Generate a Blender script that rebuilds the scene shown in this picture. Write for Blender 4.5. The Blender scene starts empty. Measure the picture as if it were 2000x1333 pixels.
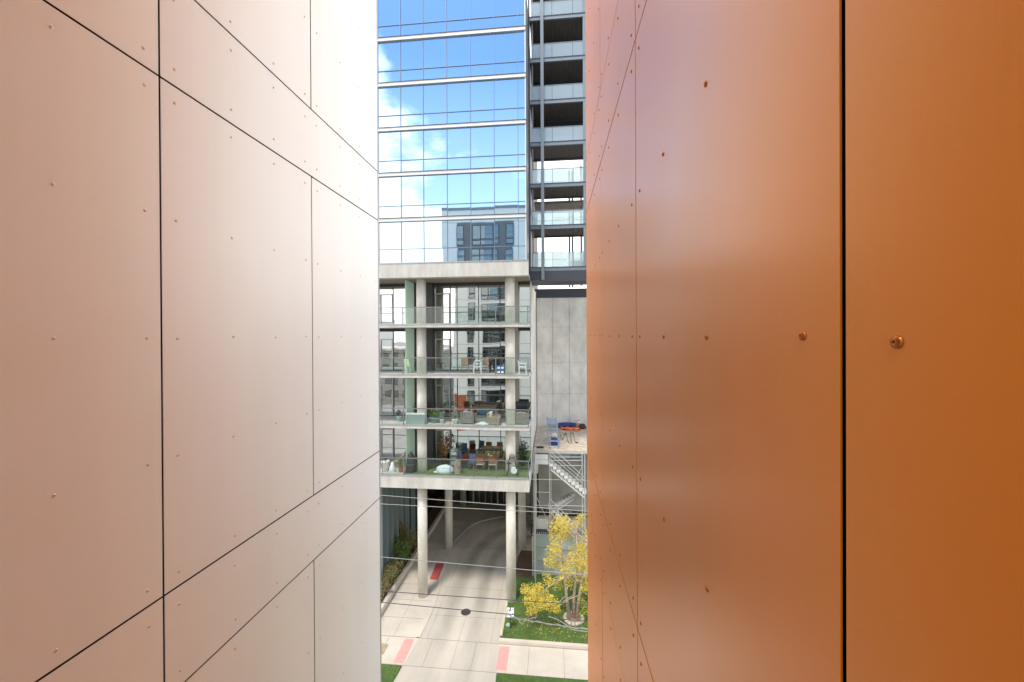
import bpy, math, random
from mathutils import Vector, Matrix
R = math.radians
random.seed(7)
SC = bpy.context.scene
COL = SC.collection
EYE = 17.0                       # camera height above the driveway
T = R(5.71); CT, ST = math.cos(T), math.sin(T)

# ------------------------------------------------------------------ camera
cd = bpy.data.cameras.new('camera'); cam = bpy.data.objects.new('camera', cd); COL.objects.link(cam)
cd.sensor_width = 36; cd.lens = 14.04; cd.clip_start = .02; cd.clip_end = 3000
cd.shift_y = -8.5 / 2000
cam.matrix_world = (Matrix.Translation((0, 0, EYE)) @ Matrix.Rotation(T, 4, 'Z')
                    @ Matrix.Rotation(R(90) - .0038, 4, 'X') @ Matrix.Rotation(R(-.28), 4, 'Z'))
SC.camera = cam
# ------------------------------------------------------------------ sky, sun, exposure
SUN = Vector((-.16, -.40, .90)).normalized()     # direction towards the sun
SKY = .15
w = bpy.data.worlds.new('World'); SC.world = w; w.use_nodes = True
nt = w.node_tree; N = nt.nodes; L = nt.links
bg = N['Background']; bg.inputs[1].default_value = SKY
sky = N.new('ShaderNodeTexSky'); sky.sky_type = 'NISHITA'; sky.sun_disc = False
sky.sun_elevation = math.asin(SUN.z); sky.sun_rotation = math.atan2(SUN.x, SUN.y)
sky.air_density = 1.0; sky.dust_density = .3; sky.ozone_density = 3.5
tc = N.new('ShaderNodeTexCoord'); sp = N.new('ShaderNodeSeparateXYZ'); L.new(tc.outputs['Generated'], sp.inputs[0])
def M2(op, a, b=None, clamp=False):
    n = N.new('ShaderNodeMath'); n.operation = op; n.use_clamp = clamp
    for i, v in enumerate((a, b)):
        if v is None: continue
        if isinstance(v, (int, float)): n.inputs[i].default_value = v
        else: L.new(v, n.inputs[i])
    return n.outputs[0]
den = M2('ADD', M2('ABSOLUTE', sp.outputs[2]), .16)
cx = M2('DIVIDE', sp.outputs[0], den); cy = M2('DIVIDE', sp.outputs[1], den)
cb = N.new('ShaderNodeCombineXYZ'); L.new(cx, cb.inputs[0]); L.new(cy, cb.inputs[1]); cb.inputs[2].default_value = 3.7
ns = N.new('ShaderNodeTexNoise'); L.new(cb.outputs[0], ns.inputs['Vector'])
ns.inputs['Scale'].default_value = 2.0; ns.inputs['Detail'].default_value = 7; ns.inputs['Roughness'].default_value = .56
# more cloud low down, towards the west and over the tower
low = M2('SUBTRACT', .62, M2('MULTIPLY', sp.outputs[2], 1.45))
azr = M2('DIVIDE', sp.outputs[0], M2('MAXIMUM', M2('ABSOLUTE', sp.outputs[1]), .1))
west = M2('MINIMUM', M2('MAXIMUM', M2('MULTIPLY', M2('ADD', azr, .27), -1.35), -.03), .4)
north = M2('MAXIMUM', M2('MULTIPLY', M2('ADD', sp.outputs[1], .35), .9), M2('MAXIMUM', M2('MULTIPLY', M2('SUBTRACT', sp.outputs[0], .25), .8), M2('MULTIPLY', M2('SUBTRACT', sp.outputs[2], .75), .9)))  # east and overhead cloud added to strengthen and neutralise the skylight
north = M2('MAXIMUM', north, 0)
amt = M2('ADD', M2('ADD', M2('ADD', ns.outputs[0], M2('MULTIPLY', low, .86)), west), north)
cr = N.new('ShaderNodeMapRange'); L.new(amt, cr.inputs[0])
cr.inputs[1].default_value = .56; cr.inputs[2].default_value = .70; cr.interpolation_type = 'SMOOTHSTEP'
hs = N.new('ShaderNodeHueSaturation'); L.new(sky.outputs[0], hs.inputs['Color']); hs.inputs['Saturation'].default_value = 1.08
mx = N.new('ShaderNodeMix'); mx.data_type = 'RGBA'
hz = N.new('ShaderNodeMix'); hz.data_type = 'RGBA'; L.new(M2('SUBTRACT', 1.08, M2('MULTIPLY', sp.outputs[2], 1.9), True), hz.inputs[0])
L.new(hs.outputs[0], hz.inputs[6]); hz.inputs[7].default_value = (6.6, 7.2, 8.0, 1)
L.new(cr.outputs[0], mx.inputs[0]); L.new(hz.outputs[2], mx.inputs[6]); mx.inputs[7].default_value = (8.6, 8.2, 7.7, 1)
L.new(mx.outputs[2], bg.inputs[0])
sl = bpy.data.lights.new('sun', 'SUN'); sl.energy = 1.5; sl.angle = R(11); sl.color = (1, .93, .82)
so = bpy.data.objects.new('sun', sl); COL.objects.link(so); so.rotation_euler = SUN.to_track_quat('Z', 'Y').to_euler()
so.location = (-20, -10, 60)
vs = SC.view_settings; vs.view_transform = 'Standard'; vs.look = 'None'; vs.gamma = 1; vs.exposure = 1.0
SC.cycles.max_bounces = 10; SC.cycles.transparent_max_bounces = 16; SC.cycles.glossy_bounces = 8; SC.cycles.diffuse_bounces = 5

# ------------------------------------------------------------------ helpers
def ray(px):
    u = (px - 1000) / 780
    return (u*CT - ST), (u*ST + CT)
def at(px, Y):                      # X of the sight line through column px at distance Y
    a, b = ray(px); return a / b * Y
def at3(px, py, Y):                 # point seen at (px, py) of the photo, at distance Y
    a, b = ray(px); s = Y / b
    return Vector((a*s, Y, EYE - (py - 655)/780*s))
def onz(px, py, z=0.0):             # point of a level surface
    a, b = ray(px); s = (EYE - z)*780/(py - 655); return Vector((a*s, b*s, z))
def in_frame(p, m=12):
    f = -p.x*ST + p.y*CT; r = p.x*CT + p.y*ST
    if f <= .05: return False
    x = 1000 + 780*r/f; y = 655 - 780*(p.z-EYE)/f
    return -m < x < 2000+m and -m < y < 1333+m

class MB:
    def __init__(s, M=None): s.v = []; s.f = []; s.m = []; s.cur = 0; s.M = M or Matrix()
    def add(s, vs, fs):
        n = len(s.v); s.v += [s.M @ Vector(p) for p in vs]
        s.f += [tuple(i+n for i in f) for f in fs]; s.m += [s.cur]*len(fs); return s
    def box(s, x0, x1, y0, y1, z0, z1):
        x0, x1 = sorted((x0, x1)); y0, y1 = sorted((y0, y1)); z0, z1 = sorted((z0, z1))
        return s.add([(x0,y0,z0),(x1,y0,z0),(x1,y1,z0),(x0,y1,z0),(x0,y0,z1),(x1,y0,z1),(x1,y1,z1),(x0,y1,z1)],
                     [(0,3,2,1),(4,5,6,7),(0,1,5,4),(1,2,6,5),(2,3,7,6),(3,0,4,7)])
    def cyl(s, a, b, r0, r1=None, n=12, cap=True):
        r1 = r0 if r1 is None else r1
        a, b = Vector(a), Vector(b); d = (b-a).normalized()
        u = d.orthogonal().normalized(); w_ = d.cross(u)
        vs = []
        for c, r in ((a, r0), (b, r1)):
            for i in range(n):
                t = 2*math.pi*i/n; vs.append(c + u*(r*math.cos(t)) + w_*(r*math.sin(t)))
        fs = [(i, (i+1) % n, n+(i+1) % n, n+i) for i in range(n)]
        if cap: fs += [tuple(range(n-1, -1, -1)), tuple(range(n, 2*n))]
        return s.add(vs, fs)
    def tube(s, pts, r, n=8):
        pts = [Vector(p) for p in pts]; k = len(pts)
        rs = r if isinstance(r, (list, tuple)) else [r]*k
        vs = []; prev = None
        for i, p in enumerate(pts):
            d = (pts[min(i+1, k-1)] - pts[max(i-1, 0)]).normalized()
            u = d.orthogonal().normalized() if prev is None else (prev - d*prev.dot(d)).normalized()
            prev = u; w_ = d.cross(u)
            for j in range(n):
                t = 2*math.pi*j/n; vs.append(p + (u*math.cos(t) + w_*math.sin(t))*rs[i])
        fs = [(i*n+j, i*n+(j+1) % n, (i+1)*n+(j+1) % n, (i+1)*n+j) for i in range(k-1) for j in range(n)]
        fs += [tuple(range(n-1, -1, -1)), tuple(range((k-1)*n, k*n))]
        return s.add(vs, fs)
    def bar(s, a, b, t=.03, h=None):      # square bar between two points
        h = h or t; a, b = Vector(a), Vector(b); d = (b-a).normalized()
        up = Vector((0, 0, 1)) if abs(d.z) < .9 else Vector((0, 1, 0))
        u = d.cross(up).normalized()*t/2; w_ = u.cross(d).normalized()*h/2
        vs = [p + i*u + j*w_ for p in (a, b) for i, j in ((-1,-1),(1,-1),(1,1),(-1,1))]
        return s.add(vs, [(0,1,2,3),(7,6,5,4),(0,4,5,1),(1,5,6,2),(2,6,7,3),(3,7,4,0)])
    def prism(s, poly, z0, z1):
        n = len(poly); vs = [(x, y, z0) for x, y in poly] + [(x, y, z1) for x, y in poly]
        return s.add(vs, [tuple(range(n-1, -1, -1)), tuple(range(n, 2*n))] + [(i, (i+1) % n, n+(i+1) % n, n+i) for i in range(n)])
    def lathe(s, prof, c=(0, 0, 0), n=16):
        vs = [(c[0]+r*math.cos(2*math.pi*j/n), c[1]+r*math.sin(2*math.pi*j/n), c[2]+z) for r, z in prof for j in range(n)]
        k = len(prof)
        fs = [(i*n+j, i*n+(j+1) % n, (i+1)*n+(j+1) % n, (i+1)*n+j) for i in range(k-1) for j in range(n)]
        fs += [tuple(range(n-1, -1, -1)), tuple(range((k-1)*n, k*n))]
        return s.add(vs, fs)
    def blob(s, c, r, n=10, jit=.1, seed=0):
        rg = random.Random(seed); rx, ry, rz = r; vs = [(c[0], c[1], c[2]-rz)]; fs = []
        for i in range(1, n):
            t = math.pi*i/n
            for j in range(n*2):
                p = math.pi*j/n; q = 1 + rg.uniform(-jit, jit)
                vs.append((c[0]+rx*q*math.sin(t)*math.cos(p), c[1]+ry*q*math.sin(t)*math.sin(p), c[2]-rz*q*math.cos(t)))
        vs.append((c[0], c[1], c[2]+rz)); m = n*2
        fs += [(0, 1+(j+1) % m, 1+j) for j in range(m)]
        fs += [(1+i*m+j, 1+i*m+(j+1) % m, 1+(i+1)*m+(j+1) % m, 1+(i+1)*m+j) for i in range(n-2) for j in range(m)]
        fs += [(len(vs)-1, 1+(n-2)*m+j, 1+(n-2)*m+(j+1) % m) for j in range(m)]
        return s.add(vs, fs)

OFF = {}
def part(name, mb, mat, parent=None, smooth=False, bevel=0):
    off = OFF.get(parent.name, Vector((0, 0, 0))) if parent else Vector((0, 0, 0))
    me = bpy.data.meshes.new(name)
    me.from_pydata([tuple(p - off) for p in mb.v], [], mb.f)
    for m in (mat if isinstance(mat, (list, tuple)) else [mat]): me.materials.append(m)
    for p, k in zip(me.polygons, mb.m): p.material_index = k; p.use_smooth = smooth
    me.update()
    o = bpy.data.objects.new(name, me); COL.objects.link(o)
    if parent: o.parent = parent
    OFF[o.name] = off
    if bevel:
        b = o.modifiers.new('bevel', 'BEVEL'); b.width = bevel; b.segments = 2; b.limit_method = 'ANGLE'
    return o
def tag(o, label=None, cat=None, group=None, kind=None):
    for k, v in (('label', label), ('category', cat), ('group', group), ('kind', kind)):
        if v: o[k] = v
    return o
def thing(name, label, cat, loc=(0, 0, 0), group=None):
    o = bpy.data.objects.new(name, None); COL.objects.link(o); o.location = loc; o.empty_display_size = .2
    OFF[o.name] = Vector(loc); return tag(o, label, cat, group)
def dup(root, loc, rz=0, label=None, scale=None):
    r = root.copy(); COL.objects.link(r); r.location = loc; r.rotation_euler = (0, 0, rz)
    if label: r['label'] = label
    if scale: r.scale = scale
    for ch in list(root.children):
        c = ch.copy(); COL.objects.link(c); c.parent = r
        for g in list(ch.children):
            d = g.copy(); COL.objects.link(d); d.parent = c
    return r
def place(root, loc, rz=0):
    root.location = loc; root.rotation_euler = (0, 0, rz); return root

# ------------------------------------------------------------------ materials
def lin(c): return tuple(((x/255+.055)/1.055)**2.4 if x > 10 else x/3294 for x in c) + (1,)
def mat(name, col, rough=.6, metal=0, noise=0, nscale=3, bump=0, bscale=20, spec=.5, col2=None, stretch=None):
    m = bpy.data.materials.new(name); m.use_nodes = True; t = m.node_tree; b = t.nodes['Principled BSDF']
    b.inputs['Base Color'].default_value = (*col, 1); b.inputs['Roughness'].default_value = rough
    b.inputs['Metallic'].default_value = metal; b.inputs['Specular IOR Level'].default_value = spec
    g = t.nodes.new('ShaderNodeNewGeometry'); vec = g.outputs['Position']
    if stretch:
        mp = t.nodes.new('ShaderNodeMapping'); mp.inputs['Scale'].default_value = stretch
        t.links.new(vec, mp.inputs[0]); vec = mp.outputs[0]
    if noise or col2:
        n = t.nodes.new('ShaderNodeTexNoise'); n.inputs['Scale'].default_value = nscale; n.inputs['Detail'].default_value = 6
        n.inputs['Roughness'].default_value = .6
        t.links.new(vec, n.inputs['Vector'])
        r = t.nodes.new('ShaderNodeValToRGB'); t.links.new(n.outputs[0], r.inputs[0])
        a = col2 or tuple(c*(1-noise) for c in col)
        r.color_ramp.elements[0].position = .34; r.color_ramp.elements[1].position = .66
        r.color_ramp.elements[0].color = (*a, 1); r.color_ramp.elements[1].color = (*(col if col2 else tuple(min(1, c*(1+noise*.6)) for c in col)), 1)
        t.links.new(r.outputs[0], b.inputs['Base Color'])
    if bump:
        n = t.nodes.new('ShaderNodeTexNoise'); n.inputs['Scale'].default_value = bscale; n.inputs['Detail'].default_value = 4
        t.links.new(vec, n.inputs['Vector'])
        k = t.nodes.new('ShaderNodeBump'); k.inputs['Strength'].default_value = bump; k.inputs['Distance'].default_value = .02
        t.links.new(n.outputs[0], k.inputs['Height']); t.links.new(k.outputs[0], b.inputs['Normal'])
    return m
def panel_metal(name, col, rough, dcol, mixd, sheen=1, cap=.5):
    """satin coated sheet metal: tinted metal under a pigmented coat and clear lacquer; brushing, oil-canning, faint rain streaks"""
    m = bpy.data.materials.new(name); m.use_nodes = True; t = m.node_tree; t.nodes.remove(t.nodes['Principled BSDF'])
    nn, ll = t.nodes.new, t.links.new
    g = nn('ShaderNodeNewGeometry'); oi = nn('ShaderNodeObjectInfo')
    def noise(scale, st, det):
        mp = nn('ShaderNodeMapping'); mp.inputs['Scale'].default_value = st; ll(g.outputs['Position'], mp.inputs[0])
        n = nn('ShaderNodeTexNoise'); n.inputs['Scale'].default_value = scale; n.inputs['Detail'].default_value = det
        n.inputs['Roughness'].default_value = .6; ll(mp.outputs[0], n.inputs['Vector']); return n.outputs[0]
    brush = noise(1, (260, 260, 14), 3); dent = noise(.9, (1, 1, 1), 1); cloud = noise(3.1, (1, 1, 1), 5); streak = noise(1, (3.3, 3.3, .22), 5); speck = noise(90, (1, 1, 1), 2)
    def mul(a, b, c):
        q = nn('ShaderNodeMath'); q.operation = 'MULTIPLY_ADD'; ll(a, q.inputs[0]); q.inputs[1].default_value = b
        if isinstance(c, (int, float)): q.inputs[2].default_value = c
        else: ll(c, q.inputs[2])
        return q.outputs[0]
    tone = mul(oi.outputs['Random'], .05, .895); tone = mul(streak, .09, tone); tone = mul(cloud, .05, tone); tone = mul(speck, .04, tone)
    def toned(c):
        v = nn('ShaderNodeVectorMath'); v.operation = 'SCALE'; v.inputs[0].default_value = c; ll(tone, v.inputs['Scale']); return v.outputs[0]
    k = nn('ShaderNodeBump'); k.inputs['Strength'].default_value = .16; k.inputs['Distance'].default_value = .001; ll(brush, k.inputs['Height'])
    k2 = nn('ShaderNodeBump'); k2.inputs['Strength'].default_value = .25; k2.inputs['Distance'].default_value = .03
    ll(dent, k2.inputs['Height']); ll(k.outputs[0], k2.inputs['Normal'])
    gm = nn('ShaderNodeBsdfGlossy'); ll(toned(col), gm.inputs['Color']); ll(k2.outputs[0], gm.inputs['Normal']); ll(mul(cloud, rough*.25, rough*.87), gm.inputs['Roughness'])
    d = nn('ShaderNodeBsdfDiffuse'); ll(toned(dcol), d.inputs[0])
    x = nn('ShaderNodeMixShader'); x.inputs[0].default_value = mixd; ll(gm.outputs[0], x.inputs[1]); ll(d.outputs[0], x.inputs[2])
    lw = nn('ShaderNodeLayerWeight'); lw.inputs['Blend'].default_value = .5
    pw_ = nn('ShaderNodeMath'); pw_.operation = 'POWER'; ll(lw.outputs['Facing'], pw_.inputs[0]); pw_.inputs[1].default_value = 3.6
    mn = nn('ShaderNodeMath'); mn.operation = 'MINIMUM'; ll(mul(pw_.outputs[0], sheen, .02), mn.inputs[0]); mn.inputs[1].default_value = cap
    gl = nn('ShaderNodeBsdfGlossy'); gl.inputs['Roughness'].default_value = rough*.8; ll(k2.outputs[0], gl.inputs['Normal'])
    y = nn('ShaderNodeMixShader'); ll(mn.outputs[0], y.inputs[0]); ll(x.outputs[0], y.inputs[1]); ll(gl.outputs[0], y.inputs[2])
    ll(y.outputs[0], t.nodes['Material Output'].inputs[0])
    return m
def mirror_glass(name, tint, refl, inner, wav=.02):
    """coated window glass: strong reflection over a dark room"""
    m = bpy.data.materials.new(name); m.use_nodes = True; t = m.node_tree
    t.nodes.remove(t.nodes['Principled BSDF'])
    g = t.nodes.new('ShaderNodeBsdfGlossy'); g.inputs['Color'].default_value = (*tint, 1); g.inputs['Roughness'].default_value = .01
    d = t.nodes.new('ShaderNodeBsdfDiffuse'); d.inputs[0].default_value = (*inner, 1)
    p = t.nodes.new('ShaderNodeNewGeometry'); n = t.nodes.new('ShaderNodeTexNoise'); n.inputs['Scale'].default_value = .8
    n.inputs['Detail'].default_value = 1; t.links.new(p.outputs['Position'], n.inputs['Vector'])
    k = t.nodes.new('ShaderNodeBump'); k.inputs['Strength'].default_value = wav; k.inputs['Distance'].default_value = .1
    t.links.new(n.outputs[0], k.inputs['Height']); t.links.new(k.outputs[0], g.inputs['Normal'])
    x = t.nodes.new('ShaderNodeMixShader'); x.inputs[0].default_value = refl
    t.links.new(d.outputs[0], x.inputs[1]); t.links.new(g.outputs[0], x.inputs[2]); t.links.new(x.outputs[0], t.nodes['Material Output'].inputs[0])
    return m
def clear_glass(name, tint, refl, haze=0, hcol=(.8, .9, .9)):
    m = bpy.data.materials.new(name); m.use_nodes = True; t = m.node_tree
    t.nodes.remove(t.nodes['Principled BSDF'])
    g = t.nodes.new('ShaderNodeBsdfGlossy'); g.inputs['Roughness'].default_value = .02
    d = t.nodes.new('ShaderNodeBsdfTransparent'); d.inputs[0].default_value = (*tint, 1)
    x = t.nodes.new('ShaderNodeMixShader'); x.inputs[0].default_value = refl
    t.links.new(d.outputs[0], x.inputs[1]); t.links.new(g.outputs[0], x.inputs[2]); out = x
    if haze:
        h = t.nodes.new('ShaderNodeBsdfTranslucent'); h.inputs[0].default_value = (*hcol, 1)
        h2 = t.nodes.new('ShaderNodeBsdfDiffuse'); h2.inputs[0].default_value = (*hcol, 1)
        hm = t.nodes.new('ShaderNodeMixShader'); t.links.new(h.outputs[0], hm.inputs[1]); t.links.new(h2.outputs[0], hm.inputs[2])
        y = t.nodes.new('ShaderNodeMixShader'); y.inputs[0].default_value = haze
        t.links.new(x.outputs[0], y.inputs[1]); t.links.new(hm.outputs[0], y.inputs[2]); out = y
    t.links.new(out.outputs[0], t.nodes['Material Output'].inputs[0])
    return m
def leafmat(name, col, col2, trans=.4, nscale=1.5):
    m = mat(name, col, .6, noise=.1, nscale=nscale, col2=col2); t = m.node_tree
    tr = t.nodes.new('ShaderNodeBsdfTranslucent'); x = t.nodes.new('ShaderNodeMixShader'); x.inputs[0].default_value = trans
    t.links.new(t.nodes['Color Ramp'].outputs[0], tr.inputs[0])
    t.links.new(t.nodes['Principled BSDF'].outputs[0], x.inputs[1]); t.links.new(tr.outputs[0], x.inputs[2])
    t.links.new(x.outputs[0], t.nodes['Material Output'].inputs[0]); return m

CREAM = panel_metal('cream_metal', (.85, .95, 1.0), .42, (.84, .93, .985), .70, .45, .34)
COPPER = panel_metal('copper_metal', (1.0, .40, .06), .36, (.74, .215, .014), .80, 1.0, .35)
RIVC = mat('cream_rivet', (.72, .66, .62), .28, metal=1)
RIVO = mat('copper_rivet', (.50, .17, .04), .42, metal=1)
DARKGAP = mat('dark_gap', (.02, .015, .012), .8)
CONC = mat('pale_concrete', (.56, .545, .50), .8, noise=.17, nscale=1.6, bump=.2, bscale=9, stretch=(1, 1, .3))
COLM = mat('column_concrete', (.64, .62, .55), .75, noise=.2, nscale=1.8, bump=.2, bscale=6, stretch=(1, 1, .35))
CONCW = mat('wall_concrete', (.70, .69, .645), .85, noise=.2, nscale=.9, bump=.25, bscale=7, stretch=(1, 1, .6))
CONCD = mat('dark_concrete', (.30, .295, .27), .85, noise=.15, nscale=.8, bump=.2)
PAVE = mat('pavement_concrete', (.57, .515, .43), .85, noise=.12, nscale=.55, bump=.15, bscale=30)
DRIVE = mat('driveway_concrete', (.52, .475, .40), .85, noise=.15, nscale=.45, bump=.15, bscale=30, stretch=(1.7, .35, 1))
JOINT = mat('joint', (.22, .21, .19), .9)
ASPH = mat('asphalt', (.30, .29, .27), .9, noise=.2, nscale=2, bump=.3, bscale=60)
EARTH = mat('ground_earth', (.30, .29, .26), .95, noise=.3, nscale=.3)
GRASS = mat('grass', (.10, .17, .035), .9, nscale=1.3, col2=(.06, .11, .022), bump=.9, bscale=60)
TURF = mat('artificial_turf', (.12, .21, .05), .9, nscale=3, col2=(.10, .12, .05), bump=.6, bscale=70)
MULCH = mat('mulch', (.13, .085, .05), .95, noise=.35, nscale=9, bump=.8, bscale=25)
PINK = mat('pink_tactile', (.74, .34, .31), .8, noise=.08, nscale=5, bump=.5, bscale=50)
REDT = mat('red_tactile', (.50, .10, .09), .8, noise=.08, nscale=5, bump=.5, bscale=50)
IRON = mat('cast_iron', (.10, .085, .07), .6, metal=.5, bump=.5, bscale=40)
WHITEP = mat('white_paint', (.82, .82, .80), .45)
ALU = mat('anodised_aluminium', (.42, .44, .45), .4, metal=.7)
STEEL = mat('blue_grey_steel', (.20, .235, .265), .5, metal=.2, noise=.05)
NAVY = mat('dark_steel', (.055, .062, .078), .45, metal=.2)
GALV = mat('galvanised_steel', (.62, .65, .66), .4, metal=.6, noise=.08, nscale=6)
STAIRW = mat('stair_aluminium', (.80, .81, .80), .45, metal=.3)
MULL = mat('mullion', (.20, .26, .34), .4, metal=.4)
BANDW = mat('band_white', (.70, .70, .67), .55)
BANDD = mat('band_dark_gasket', (.05, .05, .05), .6)  # near-black colour of the cap strip on each floor band
FRAMED = mat('dark_frame', (.035, .04, .045), .45)
DWALL = mat('charcoal_wall', (.07, .07, .07), .6, noise=.1)
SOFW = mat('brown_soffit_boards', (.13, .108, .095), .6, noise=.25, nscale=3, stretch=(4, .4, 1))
SOFL = mat('lit_soffit_boards', (.42, .35, .29), .6, noise=.2, nscale=3, stretch=(4, .4, 1))  # soffit boards with light from the rear gap put into the colour
SKYGL = mirror_glass('tower_glass', (.60, .80, 1.0), .76, (.05, .07, .09), .012)
SIDEGL = mirror_glass('bright_tower_glass', (.95, .95, .95), .92, (.05, .07, .09), .012)
LOWGL = mirror_glass('balcony_glazing', (.90, .95, .96), .70, (.03, .035, .035), .03)
DKGL = mirror_glass('dark_glass', (.8, .9, .92), .28, (.02, .02, .02), .02)
RAILGL = clear_glass('rail_glass', (.95, .985, .975), .035, 0, (.75, .88, .85))
STACKGL = clear_glass('stack_rail_glass', (.72, .84, .86), .15, .42, (.90, .98, 1.0))  # milky part stands for the pale sky reflected in the rails
GREENGL = clear_glass('green_frosted_glass', (.7, .92, .82), .08, .97, (.84, .98, .90))
FENCEGL = mat('grey_green_panel', (.34, .40, .38), .5, noise=.12, nscale=1.2)
OSB = mat('plywood_deck', (.66, .57, .43), .85, nscale=2.6, col2=(.40, .33, .25), bump=.3)
BLUES = mat('blue_frame', (.16, .26, .40), .5, metal=.3)
NAVYT = mat('navy_tarp', (.03, .045, .20), .6, bump=.6, bscale=12)
REDTARP = mat('red_orange_tarp', (.80, .12, .06), .6, nscale=2.5, col2=(.85, .32, .08))
WOODT = mat('orange_wood', (.34, .16, .07), .5, noise=.25, nscale=6, stretch=(1, 6, 1))
WICK = mat('grey_wicker', (.20, .19, .17), .8, noise=.3, nscale=14, bump=1, bscale=60)
WICKT = mat('tan_wicker', (.36, .30, .22), .8, noise=.3, nscale=14, bump=1, bscale=60)
CUSH = mat('cream_cushion', (.66, .60, .52), .9)
BLUEF = mat('blue_fabric', (.14, .20, .33), .85)
TEAL = mat('teal_fabric', (.12, .20, .23), .85)
GREENP = mat('pale_green_plastic', (.55, .66, .42), .5)
TANP = mat('tan_fabric', (.45, .30, .20), .8)
SAGE = mat('sage_box', (.30, .38, .35), .6)
PALEL = mat('pale_lid', (.68, .72, .70), .6)
TERRA = mat('terracotta', (.48, .20, .11), .8)
BPOT = mat('pale_blue_glaze', (.42, .62, .68), .3)
BLACKP = mat('black_vinyl', (.02, .02, .022), .5, bump=.6, bscale=8)
PALEC = mat('pale_blue_cover', (.60, .70, .72), .6, bump=.8, bscale=6)
CRATEB = mat('blue_crate', (.06, .13, .32), .5)
ORANGE = mat('orange_sign', (.45, .12, .05), .6)
HOMEW = mat('pale_grey_cladding', (.76, .78, .77), .55, noise=.04, nscale=.5)
HOMED = mat('grey_cladding', (.14, .145, .155), .55, noise=.06)
LEAFY = leafmat('yellow_leaves', (.98, .86, .22), (.66, .52, .06), .5, 7)
LEAFG = leafmat('olive_leaves', (.24, .27, .09), (.30, .22, .11), .35, 2.1)
LEAFGG = leafmat('fresh_green_leaves', (.20, .32, .08), (.12, .20, .05), .35, 1.5)
LEAFS = leafmat('dark_shrub_leaves', (.05, .09, .03), (.03, .05, .02), .3, 1.5)
FLOWER = leafmat('pale_flowers', (.75, .66, .50), (.55, .25, .35), .3, 6)
BARK = mat('birch_bark', (.62, .50, .42), .8, nscale=5, col2=(.28, .20, .15), bump=.5, bscale=20, stretch=(1, 1, 3))
BARKD = mat('grey_bark', (.13, .10, .08), .9, noise=.3, nscale=6)
STONE = mat('pale_stone', (.50, .45, .38), .85, noise=.25, nscale=7, bump=.8)
CABW = mat('pale_cable', (.46, .45, .42), .6)
CABD = mat('dark_cable', (.10, .10, .11), .6)
BLK = mat('black_paint', (.02, .02, .02), .5)

# ------------------------------------------------------------------ riveted panel walls
YJ = [-.69, .535, 1.755, 2.98, 4.19]
ZP = [(-4.285, -1.770, 'p'), (-1.770, -1.2585, 'b'), (-1.2585, 1.2585, 'p'), (1.2585, 1.788, 'b'), (1.788, 4.305, 'p')]
GAP = .0052
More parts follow.
